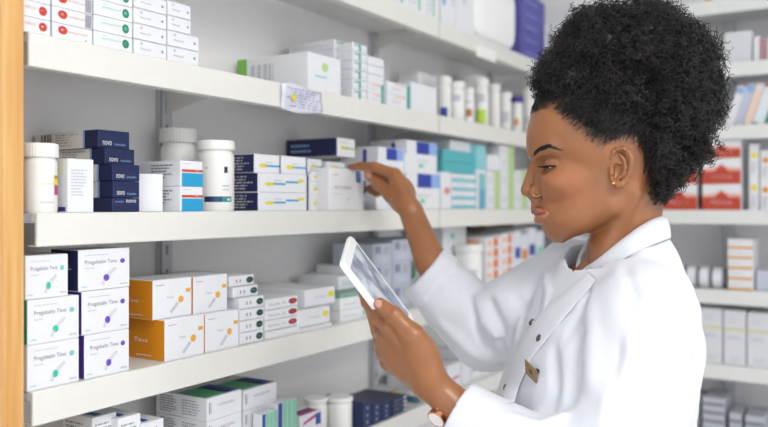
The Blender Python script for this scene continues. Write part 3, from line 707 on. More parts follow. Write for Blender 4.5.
# top back shelf
for i, (a, c, h) in enumerate([(700, 722, 20), (723, 743, 24), (744, 760, 20), (761, 785, 26), (570, 600, 22), (601, 640, 24)]):
    back_stack(a, c, YB+.02, R1, [h], .12, mk(('front', 'rect', .2, .1, .6, .3, [ORANGE, LTX, BLUE, LTX, LTX, LTX][i])), 'white carton on the topmost back shelf',
               ['first from the hair', 'second from the hair', 'third from the hair, blue mark', 'at the picture corner', 'above the hair, left', 'above the hair, right'][i], 'white cartons on the topmost back shelf')
# R5: ring jars and orange stack
st_os = mk(('front', 'rect', 0, .02, 1, .26, mat('e0a04a', .5)), ('front', 'lines', .1, .5, .6, .75, LTX, 1))
back_stack(727.5, 753, YB+.02, R5, [10.5, 10.5, 10.5, 10, 10], .13, st_os, 'white carton with orange stripe', 'the orange striped stack on the back shelf', 'orange striped cartons on the back shelf')
def roll(px, w, label, bodyc, cap):
    zz = depth_atY(px, YB+.04); r = 21/2*zz/F; ww = w*zz/F
    root = empty('pill_tin', (x_atY(px, YB+.04), YB+.05, R5), label=label, cat='tin', group='round tins on edge on the back shelf')
    b = MB(); b.lathe([(r, -ww/2), (r, ww*.2)], bodyc, 28)
    o = b.build('body', root, (0, 0, r)); o.rotation_euler = (0, math.pi/2, 0)
    b = MB(); b.lathe([(r*.98, ww*.2), (r*.98, ww/2-.001), (r*.9, ww/2)], cap, 28)
    o = b.build('lid', root, (0, 0, r)); o.rotation_euler = (0, math.pi/2, 0)
for i, px in enumerate((681, 694, 707, 720)):
    roll(px, 12, 'white round tin with dark lid standing on edge, '+['behind the back', 'nearest the back', 'middle of three right of the coat', 'touching the orange striped stack'][i], WH, mat('6e7480', .5))
back_stack(756, 784, YB+.05, R5, [20], .1, None, 'pale lilac carton', 'right of the orange striped stack', body=mat('c6c8d8', .5))
# R6: big printed boxes in two rows
for i, (a, c) in enumerate([(668, 696), (700, 722.5), (723.5, 746), (747, 770), (771, 794)]):
    nm = ['behind the coat', 'nearest the coat', 'second from the coat', 'third from the coat', 'past the picture edge'][i]
    back_stack(a, c, YB+.02, R6, [37, 18], .12, [mk(('front', 'rect', 0, .93, 1, .99, mat('d8d2a0', .5)), ('front', 'lines', .15, .7, .9, .82, mat('a9afc8', .5), 2), ('front', 'lines', .3, .1, .8, .25, LTX, 2)), mk(('front', 'lines', .2, .3, .7, .6, LTX, 2))],
               'grey white carton', 'of the column '+nm+', fourth back shelf', 'grey white cartons on the fourth back shelf', body=mat('dcdde2', .5), jit=.1)
for i, (a, c, h, n) in enumerate([(675, 699, 10, 4), (702, 725, 8.5, 5), (729, 742, 10, 3), (745, 765, 10, 3)]):
    back_stack(a, c, YB+.03, R7, [h]*n, .12, mk(('front', 'rect', 0, .1, 1, .35, mat('6a6e78', .5))), 'grey carton with dark stripe',
               ['the stack behind the coat, lowest back shelf', 'the tall stack beside the coat, lowest shelf', 'the narrow stack, lowest back shelf', 'the stack at the edge, lowest back shelf'][i], 'dark striped cartons on the lowest back shelf', body=mat('b9bcc6', .5))
# ================================================================= signed-distance modelling tools
def smin(a, b, k):
    if k <= 0: return np.minimum(a, b)
    h = np.maximum(k-np.abs(a-b), 0)/k
    return np.minimum(a, b)-h*h*k*.25
def smax(a, b, k): return -smin(-a, -b, k)
class Field:
    def __init__(s, lo, hi, h):
        s.lo = np.array(lo, float); s.h = h
        s.n = np.ceil((np.array(hi)-s.lo)/h).astype(int)+1
        s.ax = [(s.lo[i]+h*np.arange(s.n[i])).astype(np.float32) for i in range(3)]
        s.d = np.full(tuple(s.n), 30*h, np.float32)
    def sl(s, lo, hi):
        a = np.clip(np.floor((np.array(lo)-s.lo)/s.h).astype(int), 0, s.n-1)
        b = np.clip(np.ceil((np.array(hi)-s.lo)/s.h).astype(int)+1, 1, s.n)
        return tuple(slice(a[i], b[i]) for i in range(3))
    def apply(s, fn, lo=None, hi=None, k=0., op='u'):
        S = s.sl(lo, hi) if lo is not None else (slice(None),)*3
        X = s.ax[0][S[0]][:, None, None]; Y = s.ax[1][S[1]][None, :, None]; Z = s.ax[2][S[2]][None, None, :]
        if min(X.size, Y.size, Z.size) == 0: return
        v = fn(X, Y, Z)
        if op == 'u': s.d[S] = smin(s.d[S], v, k)
        elif op == 's': s.d[S] = smax(s.d[S], -v, k)
        elif op == 'i': s.d[S] = smax(s.d[S], v, k)
        elif op == 'add': s.d[S] = s.d[S]+v
    def cone(s, a, b, ra, rb, k=0., op='u', m=None):
        a = np.array(a, float); b = np.array(b, float); ba = b-a; L = float(ba@ba)+1e-12
        m = (m if m is not None else k*1.2+4*s.h)
        R = max(ra, rb)+m
        def fn(X, Y, Z):
            t = np.clip(((X-a[0])*ba[0]+(Y-a[1])*ba[1]+(Z-a[2])*ba[2])/L, 0, 1)
            return np.sqrt((X-a[0]-t*ba[0])**2+(Y-a[1]-t*ba[1])**2+(Z-a[2]-t*ba[2])**2)-(ra+(rb-ra)*t)
        s.apply(fn, np.minimum(a, b)-R, np.maximum(a, b)+R, k, op)
    def chain(s, pts, rs, k=0., op='u'):
        for i in range(len(pts)-1): s.cone(pts[i], pts[i+1], rs[i], rs[i+1], k, op)
    def ell(s, c, r, k=0., op='u', M=None, clip=None):
        c = np.array(c, float); r = np.array(r, float)
        m = k*1.2+4*s.h; R = (r.max() if M is not None else r)+m
        def fn(X, Y, Z):
            x, y, z = X-c[0], Y-c[1], Z-c[2]
            if M is not None:
                x, y, z = (M[0][0]*x+M[0][1]*y+M[0][2]*z, M[1][0]*x+M[1][1]*y+M[1][2]*z, M[2][0]*x+M[2][1]*y+M[2][2]*z)
            k0 = np.sqrt((x/r[0])**2+(y/r[1])**2+(z/r[2])**2)
            k1 = np.sqrt((x/r[0]**2)**2+(y/r[1]**2)**2+(z/r[2]**2)**2)+1e-9
            v = k0*(k0-1)/k1
            if clip is not None: v = smax(v, clip(X, Y, Z), .6)
            return v
        s.apply(fn, c-R, c+R, k, op)
    def ridge(s, pts, w, amp, radius=None):
        """raise (amp>0) or sink (amp<0) the surface along a polyline"""
        pts = [np.array(p, float) for p in pts]
        lo = np.min(pts, 0)-3*w; hi = np.max(pts, 0)+3*w
        n = len(pts)-1
        def fn(X, Y, Z):
            best = None
            for i in range(n):
                a = pts[i]; ba = pts[i+1]-a; L = float(ba@ba)+1e-12
                t = np.clip(((X-a[0])*ba[0]+(Y-a[1])*ba[1]+(Z-a[2])*ba[2])/L, 0, 1)
                d2 = (X-a[0]-t*ba[0])**2+(Y-a[1]-t*ba[1])**2+(Z-a[2]-t*ba[2])**2
                tt = (i+t)/n; e = np.clip(np.minimum(tt, 1-tt)*5+.15, 0, 1)
                v = e*np.exp(-d2/(w*w))
                best = v if best is None else np.maximum(best, v)
            return -amp*best
        s.apply(fn, lo, hi, op='add')
    def sample(s, p):
        p = np.asarray(p, float); q = (p-s.lo)/s.h
        q = np.clip(q, 0, s.n-1.001); i = q.astype(int); f = q-i; r = 0
        for a in (0, 1):
            for b in (0, 1):
                for c in (0, 1):
                    w = (f[..., 0] if a else 1-f[..., 0])*(f[..., 1] if b else 1-f[..., 1])*(f[..., 2] if c else 1-f[..., 2])
                    r = r+w*s.d[i[..., 0]+a, i[..., 1]+b, i[..., 2]+c]
        return r
    def grad(s, p, e=None):
        e = e or s.h; g = []
        for k in range(3):
            o = np.zeros(3); o[k] = e; g.append(s.sample(p+o)-s.sample(p-o))
        g = np.stack(g, -1); return g/(np.linalg.norm(g, axis=-1, keepdims=True)+1e-9)
    def mesh(s, smooth=0):
        d = s.d; n = d.shape
        neg = d < 0
        c = np.zeros(tuple(k-1 for k in n), np.int8)
        for a in (0, 1):
            for b in (0, 1):
                for e in (0, 1):
                    c += neg[a:n[0]-1+a, b:n[1]-1+b, e:n[2]-1+e]
        act = np.argwhere((c > 0) & (c < 8))
        idx = np.full(c.shape, -1, np.int32); idx[act[:, 0], act[:, 1], act[:, 2]] = np.arange(len(act))
        vals = {}
        for a in (0, 1):
            for b in (0, 1):
                for e in (0, 1): vals[a, b, e] = d[act[:, 0]+a, act[:, 1]+b, act[:, 2]+e]
        acc = np.zeros((len(act), 3)); cnt = np.zeros(len(act))
        cs = list(vals)
        for i in range(8):
            for j in range(i+1, 8):
                p, q = cs[i], cs[j]
                if sum(abs(p[k]-q[k]) for k in range(3)) != 1: continue
                va, vb = vals[p], vals[q]; m = (va < 0) != (vb < 0)
                t = np.where(m, va/np.where(m, va-vb, 1), 0)
                pt = np.array(p)[None]+(np.array(q)-np.array(p))[None]*t[:, None]
                acc[m] += pt[m]; cnt += m
        V = (act+acc/cnt[:, None])*s.h+s.lo
        Fc = []
        for ax in range(3):
            b, e = [(1, 2), (2, 0), (0, 1)][ax]
            sl0 = [slice(1, n[k]-1) for k in range(3)]; sl0[ax] = slice(0, n[ax]-1)
            sl1 = list(sl0); sl1[ax] = slice(1, n[ax])
            A = neg[tuple(sl0)]; B = neg[tuple(sl1)]
            for flip, msk in ((0, A & ~B), (1, ~A & B)):
                q = np.argwhere(msk); off = np.ones(3, int); off[ax] = 0; q = q+off
                ub = np.zeros(3, int); ub[b] = 1; ue = np.zeros(3, int); ue[e] = 1
                g = lambda o: idx[tuple((q-o).T)]
                quad = np.stack([g(ub+ue), g(ue), g(0*ub), g(ub)], 1)
                Fc.append(quad[:, ::-1] if flip else quad)
        Fc = np.concatenate(Fc); Fc = Fc[(Fc >= 0).all(1)]
        for _ in range(smooth):
            E = np.concatenate([Fc[:, [0, 1]], Fc[:, [1, 2]], Fc[:, [2, 3]], Fc[:, [3, 0]]])
            a = np.zeros_like(V); k = np.bincount(np.r_[E[:, 0], E[:, 1]], minlength=len(V))[:, None]
            for i in range(3): a[:, i] = np.bincount(np.r_[E[:, 0], E[:, 1]], np.r_[V[E[:, 1], i], V[E[:, 0], i]], len(V))
            V = V*.5+.5*a/np.maximum(k, 1)
        return V, Fc
def np_mesh(name, V, Fc, mats, parent=None, colors=None, smooth=True, mi=None, origin=(0, 0, 0)):
    me = bpy.data.meshes.new(name)
    V = np.asarray(V, np.float32)-np.array(origin, np.float32)
    k = Fc.shape[1]
    me.vertices.add(len(V)); me.vertices.foreach_set('co', V.ravel())
    me.loops.add(Fc.size); me.loops.foreach_set('vertex_index', Fc.astype(np.int32).ravel())
    me.polygons.add(len(Fc)); me.polygons.foreach_set('loop_start', np.arange(0, Fc.size, k, dtype=np.int32))
    me.polygons.foreach_set('use_smooth', np.full(len(Fc), smooth))
    for m in mats: me.materials.append(m)
    if mi is not None: me.polygons.foreach_set('material_index', mi)
    me.update(calc_edges=True); me.validate()
    if colors is not None:
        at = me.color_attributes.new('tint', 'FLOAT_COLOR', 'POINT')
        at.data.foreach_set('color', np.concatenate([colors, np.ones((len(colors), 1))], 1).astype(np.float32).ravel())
    o = bpy.data.objects.new(name, me); COL.objects.link(o)
    if parent: o.parent = parent
    return o
def tubes(pts, rad, sides=3, closed_end=False):
    """pts (N,M,3), rad (N,M) -> vertices, quads"""
    N, M, _ = pts.shape
    t = np.gradient(pts, axis=1); t /= np.linalg.norm(t, axis=2, keepdims=True)+1e-9
    ref = np.array([.3, .5, .81]); a = np.cross(t, ref); a /= np.linalg.norm(a, axis=2, keepdims=True)+1e-9
    b = np.cross(t, a)
    ang = 2*np.pi*np.arange(sides)/sides
    V = pts[:, :, None]+rad[:, :, None, None]*(a[:, :, None]*np.cos(ang)[None, None, :, None]+b[:, :, None]*np.sin(ang)[None, None, :, None])
    base = (np.arange(N)*M*sides)[:, None, None]+(np.arange(M-1)*sides)[None, :, None]
    k = np.arange(sides)[None, None, :]; k2 = (k+1) % sides
    q = np.stack([base+k, base+k2, base+sides+k2, base+sides+k], -1).reshape(-1, 4)
    return V.reshape(-1, 3), q

# ================================================================= person
s_ = 1.1/800            # metres per photo pixel in the head's middle plane
AL = math.radians(9.0)  # the face is turned a little away from the camera
U0 = 600.0; XC = (U0-384)*s_
def loc(px, py, w=0.):
    """photo column/row and sideways offset w (head units, minus = near side) -> head units (u, w, v)"""
    k = (px-384)/800
    q = (k*(1.1+s_*w*math.cos(AL))-XC-s_*w*math.sin(AL))/(s_*(math.cos(AL)+k*math.sin(AL)))
    Y = 1.1+s_*(-q*math.sin(AL)+w*math.cos(AL))
    return np.array([U0+q, w, 206-(206-py)/800*Y/s_])
def h2c(p):
    """head units -> camera frame metres"""
    p = np.asarray(p, float); q = p[..., 0]-U0; w = p[..., 1]
    return np.stack([XC+s_*(q*math.cos(AL)+w*math.sin(AL)), 1.1+s_*(-q*math.sin(AL)+w*math.cos(AL)), (206-p[..., 2])*s_], -1)

def skin_material():
    m = bpy.data.materials.new('skin'); m.use_nodes = True; nt = m.node_tree; b = nt.nodes['Principled BSDF']
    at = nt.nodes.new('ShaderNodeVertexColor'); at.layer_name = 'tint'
    tc = nt.nodes.new('ShaderNodeTexCoord')
    n1 = nt.nodes.new('ShaderNodeTexNoise'); n1.inputs['Scale'].default_value = 26; n1.inputs['Detail'].default_value = 5
    nt.links.new(tc.outputs['Object'], n1.inputs['Vector'])
    mr = nt.nodes.new('ShaderNodeMapRange'); mr.inputs[1].default_value = .3; mr.inputs[2].default_value = .7; mr.inputs[3].default_value = .9; mr.inputs[4].default_value = 1.08
    nt.links.new(n1.outputs['Fac'], mr.inputs[0])
    mx = nt.nodes.new('ShaderNodeVectorMath'); mx.operation = 'SCALE'
    nt.links.new(at.outputs['Color'], mx.inputs[0]); nt.links.new(mr.outputs[0], mx.inputs['Scale'])
    nt.links.new(mx.outputs[0], b.inputs['Base Color'])
    n2 = nt.nodes.new('ShaderNodeTexNoise'); n2.inputs['Scale'].default_value = 420; n2.inputs['Detail'].default_value = 3
    nt.links.new(tc.outputs['Object'], n2.inputs['Vector'])
    bp = nt.nodes.new('ShaderNodeBump'); bp.inputs['Strength'].default_value = .12; bp.inputs['Distance'].default_value = .001
    nt.links.new(n2.outputs['Fac'], bp.inputs['Height']); nt.links.new(bp.outputs['Normal'], b.inputs['Normal'])
    b.inputs['Roughness'].default_value = .39; b.inputs['Specular IOR Level'].default_value = .55; b.inputs['Coat Weight'].default_value = .12; b.inputs['Coat Roughness'].default_value = .3
    b.inputs['Subsurface Weight'].default_value = .12; b.inputs['Subsurface Radius'].default_value = (1, .35, .2); b.inputs['Subsurface Scale'].default_value = .004
    return m
SKIN = np.array(srgb('9a633c')); SKIN_D = np.array(srgb('7d4a2c')); LIPC = np.array(srgb('b0665a')); NAILC = np.array(srgb('dba795')); HAIRC = np.array(srgb('2a211f'))

# ---------------------------------------------------------------- head
T = [(72, 596, 612, 6), (78, 570, 632, 26), (86, 554, 650, 40), (96, 542, 662, 49), (108, 533.5, 669, 53.5), (118, 530.2, 671, 55), (128, 527.4, 672, 56), (140, 526.2, 671, 56),
     (152, 527.6, 667, 55), (160, 532, 662, 54), (168, 537, 657, 52.5), (178, 541, 652, 51), (187, 542, 648, 49.5), (195, 541, 645, 48), (203, 538.5, 640, 46), (211, 538, 630, 43.5),
     (218, 539, 618, 40), (224, 540.8, 606, 35.5), (229, 544, 594, 30), (233, 546.6, 584, 24), (237, 549.8, 572, 17), (240.5, 555, 563, 6)]
tv = []; tf = []; tb = []; tw = []
for v, a, b, w in T:
    A = loc(a, v); B = loc(b, v); tv.append((A[2]+B[2])/2 if v < 100 else A[2]); tf.append(A[0]); tb.append(B[0]); tw.append(w)
tv, tf, tb, tw = map(np.array, (tv, tf, tb, tw))
def csp(x, xs, ys):            # smooth interpolation
    m = np.gradient(ys, xs); x = np.clip(x, xs[0], xs[-1]); i = np.clip(np.searchsorted(xs, x)-1, 0, len(xs)-2)
    h = xs[i+1]-xs[i]; t = (x-xs[i])/h
    return (2*t**3-3*t**2+1)*ys[i]+(t**3-2*t**2+t)*h*m[i]+(-2*t**3+3*t**2)*ys[i+1]+(t**3-t**2)*h*m[i+1]
H = Field((510, -70, 66), (690, 70, 296), .78)
def headfn(X, Y, Z):
    z = Z[0, 0]; f = csp(z, tv, tf)[None, None]; b = csp(z, tv, tb)[None, None]; w = csp(z, tv, tw)[None, None]
    c = (f+b)/2; r = (b-f)/2
    t = (X-c)/r
    m1 = np.clip((z-134)/40, 0, 1); m1 = m1*m1*(3-2*m1); m2_ = np.clip((z-192)/40, 0, 1); m2_ = m2_*m2_*(3-2*m2_)
    e = (-.05-.26*m1*(1-.45*m2_))[None, None]
    t = np.where(np.abs(t) < 1, t+e*(1-t*t), t)
    p = 2.15
    q = (np.abs(t)**p+np.abs(Y/w)**p)**(1/p)
    d = (q-1)*np.minimum(r, w)*.9
    return np.maximum(np.maximum(d, tv[0]-Z), Z-tv[-1]).astype(np.float32)
H.apply(headfn)
L_ = loc
# neck and its long muscle
H.ell(L_(616, 205), (30, 33, 20), 8)
H.cone(L_(631, 185), L_(622, 252), 33, 32.5, 10)
H.cone(L_(622, 252), L_(622, 300), 32.5, 40, 6)
for sg in (-1, 1):
    a = L_(634, 192, -40) if sg < 0 else L_(634, 192, 0)*[1, 0, 1]+[0, 40, 0]
    b = L_(596, 272, -12) if sg < 0 else L_(596, 272, 0)*[1, 0, 1]+[0, 12, 0]
    H.cone(a, b, 6, 5, 9)
# chin, jaw angle, cheek, brow
H.ell(L_(557.5, 230.5), (12, 15, 9.5), 7)
for sg in (-1, 1):
    S = lambda u, v, w: np.array([L_(u, v)[0], sg*w, L_(u, v)[2]])
    H.cone(S(562, 231, 8), S(606, 206, 40), 6, 7, 12)                     # jaw line
    H.ell(S(561, 182, 31), (17, 11, 11), 16)                              # cheek bone
    H.ell(S(551, 184, 20), (10, 9, 12), 12)
    H.cone(S(537, 152.5, 10), S(551, 150, 36), 5.5, 6, 9)                 # brow ridge
    H.ell(S(541, 166.5, 27), (7, 12, 7), 6, 's')                          # eye socket
    E = S(554, 166, 25)
    # lids: upper covers the ball down to the lash line, lower below it
    H.ell(E, (10.6, 10.6, 10.2), 2.0, clip=lambda X, Y, Z: Z-(167.2+.0*X))
    H.ell(E, (10.0, 10.0, 10.0), 2.0, clip=lambda X, Y, Z: 169.6-Z)
    H.ell(E, (8.6, 8.6, 8.6), 0)
    # nose wing
    H.ell(S(535.6, 192.4, 10), (6.9, 4.6, 5.7), 1.3)
    H.chain([S(539, 185.5, 9), S(543, 189, 13), S(543.4, 195, 13.5), S(540, 199, 11)], [1.2, 1.3, 1.3, 1.0], 1.5, 's')
    H.cone(S(538.5, 172, 4), S(539.5, 190, 8.5), 5.5, 5.5, 5)
H.cone(L_(534.4, 162), L_(527.6, 186.5), 4.2, 5.6, 4)
H.ell(L_(527.4, 190.6), (6.6, 6.8, 6.2), 3)
H.cone(L_(530.5, 196.2), L_(536, 198.5), 3.0, 3.6, 2)
for sg in (-1, 1): H.ell(np.array([L_(531.5, 198.5)[0], sg*5.2, L_(531.5, 198.7)[2]]), (3.6, 2.2, 2.0), 1.2, 's')
# lips
H.cone(L_(537, 201), L_(536.3, 207), 5.6, 5.4, 4)
for sg in (-1, 1):
    S = lambda u, v, w: np.array([L_(u, v)[0], sg*w, L_(u, v)[2]])
    H.chain([S(535.6, 210.9, 0), S(537.0, 210.4, 8), S(540.2, 211.2, 15), S(545.4, 212.8, 22)], [4.3, 3.9, 3.0, 1.2], 1.4)
    H.chain([S(539.6, 219.3, 0), S(540.6, 218.9, 8), S(542.8, 217.4, 14), S(546, 214, 21)], [5.3, 5.0, 4.2, 1.4], 1.4)
    H.chain([S(532.8, 215.4, 0), S(534.4, 215.2, 8), S(538.0, 214.6, 15), S(544.6, 213.2, 23)], [1.3, 1.3, 1.3, 1.5], 1.0, 's')
# ears
def ear(sg):
    def e(px, py, w):
        p = L_(px, py, -w); return p if sg < 0 else p*[1, -1, 1]
    H.ell(e(620, 166, 50), (9.5, 5, 16.5), 4)
    H.chain([e(613, 166, 51), e(611.6, 158, 53), e(613.5, 152, 55), e(618, 148.6, 57), e(623.5, 148.6, 59.5), e(628.6, 152, 61.5), e(631.6, 158, 62), e(631.5, 165, 61.5), e(629.5, 173, 60), e(626, 179.5, 58)],
            [1.6, 1.9, 2.1, 2.3, 2.4, 2.4, 2.4, 2.3, 2.3, 2.4], 1.0)
    H.chain([e(626, 179.5, 58), e(622, 184, 57), e(617.5, 184.8, 56), e(613.4, 182, 54), e(611.8, 177, 52)], [2.6, 3.2, 3.4, 3.0, 2.2], 1.4)
    H.ell(e(617.5, 170.5, 57), (5.2, 5.5, 7.6), 1.2, 's')
    H.ell(e(622.5, 157.5, 60.5), (5.2, 4.2, 6.5), 1.2, 's')
    H.chain([e(620.5, 155, 56.5), e(624.6, 160, 57.5), e(626, 167, 57.5), e(624, 174, 56.5), e(618.6, 178.4, 55)], [1.7, 2.0, 2.1, 2.0, 1.8], 1.2)
    H.chain([e(613, 163, 52.5), e(618, 162.6, 54.5), e(622, 163.5, 55.5)], [1.4, 1.3, 1.0], 1.2)
    H.cone(e(611.4, 169, 53), e(611.6, 174, 54), 2.6, 2.2, 1.4)
ear(-1); ear(1)
Vh, Fh = H.mesh(0)
keep_v = Vh[:, 2]
# ---- colours
Ch = np.repeat(SKIN[None], len(Vh), 0)
def blend(C, m, col): return C*(1-m[:, None])+col[None]*m[:, None]
def seg_dist(V, pts, scale=(1, 1, 1)):
    best = np.full(len(V), 1e9); sc = np.array(scale)
    for a, b in zip(pts[:-1], pts[1:]):
        a = np.array(a)*sc; b = np.array(b)*sc; ba = b-a; W = V*sc
        t = np.clip(((W-a)@ba)/(ba@ba), 0, 1); best = np.minimum(best, np.linalg.norm(W-a-t[:, None]*ba, axis=1))
    return best
Vm = Vh.copy(); Vm[:, 1] = -np.abs(Vm[:, 1])          # colour both sides alike
N_ = lambda u, v, w: np.array([L_(u, v)[0], -w, L_(u, v)[2]])
for pth, rr_, cc_ in (([N_(534.8, 212, 0), N_(536.4, 211.6, 8), N_(539.8, 212.2, 15), N_(545.4, 212.8, 22)], 4.2, '98574a'), ([N_(538.6, 218.6, 0), N_(539.8, 218.4, 8), N_(542.4, 217, 14), N_(546, 214, 21)], 4.9, 'b97262')):
    dl = seg_dist(Vm, pth)-rr_*np.interp(-Vm[:, 1], [0, 8, 15, 21, 25], [1.0, .92, .76, .45, .1])
    Ch = blend(Ch, np.clip(.6-dl/1.2, 0, 1), np.array(srgb(cc_)))
Ch = blend(Ch, np.clip(1-seg_dist(Vm, [N_(533.6, 215.4, 0), N_(535, 215.2, 8), N_(538.6, 214.6, 15), N_(545, 213.2, 23)])/1.7, 0, 1)*.75, np.array(srgb('5a2a22')))
# cheeks, ears and nose a little redder, lids and throat darker
Ch = blend(Ch, np.exp(-((Vm[:, 0]-562)**2+(Vm[:, 2]-192)**2)/500)*(Vm[:, 1] < -20)*.25, np.array(srgb('b96d48')))
Ch = blend(Ch, np.exp(-((Vm[:, 0]-551)**2+(Vm[:, 2]-163)**2)/60)*.35, SKIN_D)
# scalp under the hair: hair colour and hair shadow tinted into the skin
def hairline(px_pts):
    return px_pts
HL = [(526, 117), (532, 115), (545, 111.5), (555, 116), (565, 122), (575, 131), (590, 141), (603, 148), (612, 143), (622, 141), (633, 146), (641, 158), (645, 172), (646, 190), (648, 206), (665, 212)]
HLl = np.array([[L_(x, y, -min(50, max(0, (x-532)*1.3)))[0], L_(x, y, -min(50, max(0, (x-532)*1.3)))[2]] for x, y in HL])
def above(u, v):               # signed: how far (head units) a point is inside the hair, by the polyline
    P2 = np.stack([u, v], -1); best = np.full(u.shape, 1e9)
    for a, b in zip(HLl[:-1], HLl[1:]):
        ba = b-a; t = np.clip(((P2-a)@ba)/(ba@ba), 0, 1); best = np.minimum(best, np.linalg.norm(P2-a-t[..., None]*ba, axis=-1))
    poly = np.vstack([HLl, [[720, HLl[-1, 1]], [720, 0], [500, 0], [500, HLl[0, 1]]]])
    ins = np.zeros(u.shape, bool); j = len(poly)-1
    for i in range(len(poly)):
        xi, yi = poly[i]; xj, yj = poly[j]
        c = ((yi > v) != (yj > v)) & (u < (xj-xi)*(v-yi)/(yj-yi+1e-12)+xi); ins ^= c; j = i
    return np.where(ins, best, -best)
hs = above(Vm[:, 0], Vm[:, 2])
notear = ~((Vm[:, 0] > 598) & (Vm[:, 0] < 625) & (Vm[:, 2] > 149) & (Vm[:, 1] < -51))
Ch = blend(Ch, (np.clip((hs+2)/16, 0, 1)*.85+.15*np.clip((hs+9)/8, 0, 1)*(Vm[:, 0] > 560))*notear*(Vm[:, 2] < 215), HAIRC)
headV = h2c(Vh)

# ---------------------------------------------------------------- hands (camera frame, metres)
def finger(Fd, pts, rs, k=.004): Fd.chain(pts, rs, k)
# near hand, holding the tablet
A = Field((-.065, .93, -.34), (.155, 1.16, -.08), .0013)
TL = P(343, 262, 1.0); TS = np.array([.0055, .11, .031]); TG = np.array([.0886, .03, -.121]); TN = np.array([.0142, -.0034, .0096]); TN /= np.linalg.norm(TN)
wr = P(433, 385, 1.00); el = P(520, 455, .955)
A.chain([wr, P(452, 403, .995), el], [.0225, .0205, .029], .01)
mI, mM, mR, mL = P(391, 328, 1.0), P(386.5, 339, 1.02), P(385.5, 350, 1.04), P(389, 361, 1.06)
for mc, r0, r1, off in ((mI, .0165, .0125, 0), (mM, .0165, .0125, 0), (mR, .0155, .012, 0), (mL, .0145, .0115, 0)):
    A.cone(wr+(mc-wr)*.12+(mc-(mI+mL)/2)*.35, mc, r0+.001, r1, .012)
A.ell((wr+mI+mL)/3+np.array([.002, .006, .004]), (.026, .026, .026), .016)
# fingers fold behind the tablet
back = lambda s, l, o: TL+TS*s+TG*l-TN*o
fI = [mI, P(376.5, 316, 1.02), P(367.5, 302, 1.045), P(362.5, 291, 1.07)]
fM = [mM, P(379, 331, 1.05), back(.42, .42, .014), back(.6, .32, .012)]
fR = [mR, P(380, 344, 1.075), back(.5, .6, .014), back(.72, .52, .012)]
fL = [mL, P(383.5, 356, 1.10), back(.52, .80, .013), back(.72, .74, .011)]
for f, rr in ((fI, (.0118, .0098, .0085, .0068)), (fM, (.0115, .0102, .0088, .0075)), (fR, (.011, .0098, .0085, .0072)), (fL, (.0105, .0088, .0076, .0065))):
    A.chain(f, rr, .003)
    A.ell(f[0], (.0118,)*3, .006)
# thumb across the near edge onto the screen
th = [P(427, 364, .992), P(413, 336, .982), P(394, 315.5, .986), P(380, 304, 1.0)]
A.chain(th, [.019, .0142, .0104, .0082], .006)
A.ell(P(420, 352, .99), (.019, .016, .019), .014)
A.ell(P(384, 308.5, .993), (.0095, .0085, .0088), .004)
A.ridge([P(379, 314, .978), P(392, 324, .972), P(408, 337, .966)], .0032, -.0045)
A.ridge([P(391, 306, .985), P(390, 313, .976), P(386, 318, .98)], .0018, -.0012)
VA, FA = A.mesh(1)
CA = np.repeat(SKIN[None], len(VA), 0)
CA = blend(CA, np.exp(-np.sum((VA-P(405, 392, 1.0))**2, 1)/.03**2)*.35, SKIN_D)
for kn in (mI, mM, mR, mL, P(371, 313, 1.015), P(394, 317, .98)):
    CA = blend(CA, np.exp(-np.sum((VA-kn)**2, 1)/.011**2)*.3, SKIN_D)
# thumb nail: an oval on the side of the last joint turned to the camera
nc = P(377.5, 303, .991); nax = (th[3]-th[2])/np.linalg.norm(th[3]-th[2]); 
dn = VA-nc; al = dn@nax; pe = np.linalg.norm(dn-al[:, None]*nax, axis=1)
sd = np.cross(nax, [0, 1, 0]); sd /= np.linalg.norm(sd); ac = dn@sd
mN = (np.sqrt(((al+.001)/.0066)**2+(ac/.0047)**2) < 1) & (VA[:, 1] < .996)
CA = blend(CA, mN*.9, NAILC)

# far hand, reaching to the held carton
B_ = Field((-.12, 1.10, -.22), (.16, 1.60, .11), .0016)
wr2 = P(412, 214, 1.40); el2 = P(484, 331, 1.27)
cuff2 = P(431, 262, 1.352)
B_.chain([wr2, cuff2, el2], [.0215, .0265, .03], .01)
kI, kM, kR, kL = P(395, 175, 1.435), P(397, 179, 1.46), P(397, 187, 1.483), P(396, 196, 1.50)
for mc, r0, r1 in ((kI, .017, .0135), (kM, .0165, .0135), (kR, .016, .013), (kL, .015, .012)):
    B_.cone(wr2+(mc-wr2)*.1+(mc-(kI+kL)/2)*.25, mc, r0-.002, r1-.0008, .010)
B_.ell((wr2+kI+kL)/3, (.026, .028, .03), .016)
zb = depth_at(347, XF-.02)
gI = [kI, P(375, 167, 1.455), P(361, 166.2, 1.475), P(350, 167.6, 1.49)]
gM = [kM, P(379, 171, 1.50), P(367, 168, 1.525), P(357, 168, 1.535)]
gR = [kR, P(382, 181, 1.525), P(374, 187, 1.55), P(368, 189, 1.558)]
gL = [kL, P(385, 190, 1.54), P(377, 193, 1.56), P(371, 191, 1.568)]
for f, rr in ((gI, (.0118, .0092, .0078, .0058)), (gM, (.0118, .0098, .0082, .0064)), (gR, (.011, .009, .008, .0065)), (gL, (.0105, .0085, .0075, .006))):
    B_.chain(f, rr, .003)
tt = [P(404, 205, 1.405), P(392, 195, 1.432), P(379, 183.5, 1.458), P(369.5, 175, 1.475)]
B_.chain(tt, [.0175, .0145, .0122, .0098], .006)
B_.ridge([P(388, 176, 1.42), P(392, 184, 1.42)], .006, -.003)
VB, FB = B_.mesh(1)
CB = np.repeat(SKIN[None], len(VB), 0)
nc = P(369, 175, 1.463); nax = (tt[3]-tt[2])/np.linalg.norm(tt[3]-tt[2]); dn = VB-nc; al = dn@nax
sd = np.cross(nax, [0, 1, 0]); sd /= np.linalg.norm(sd); ac = dn@sd
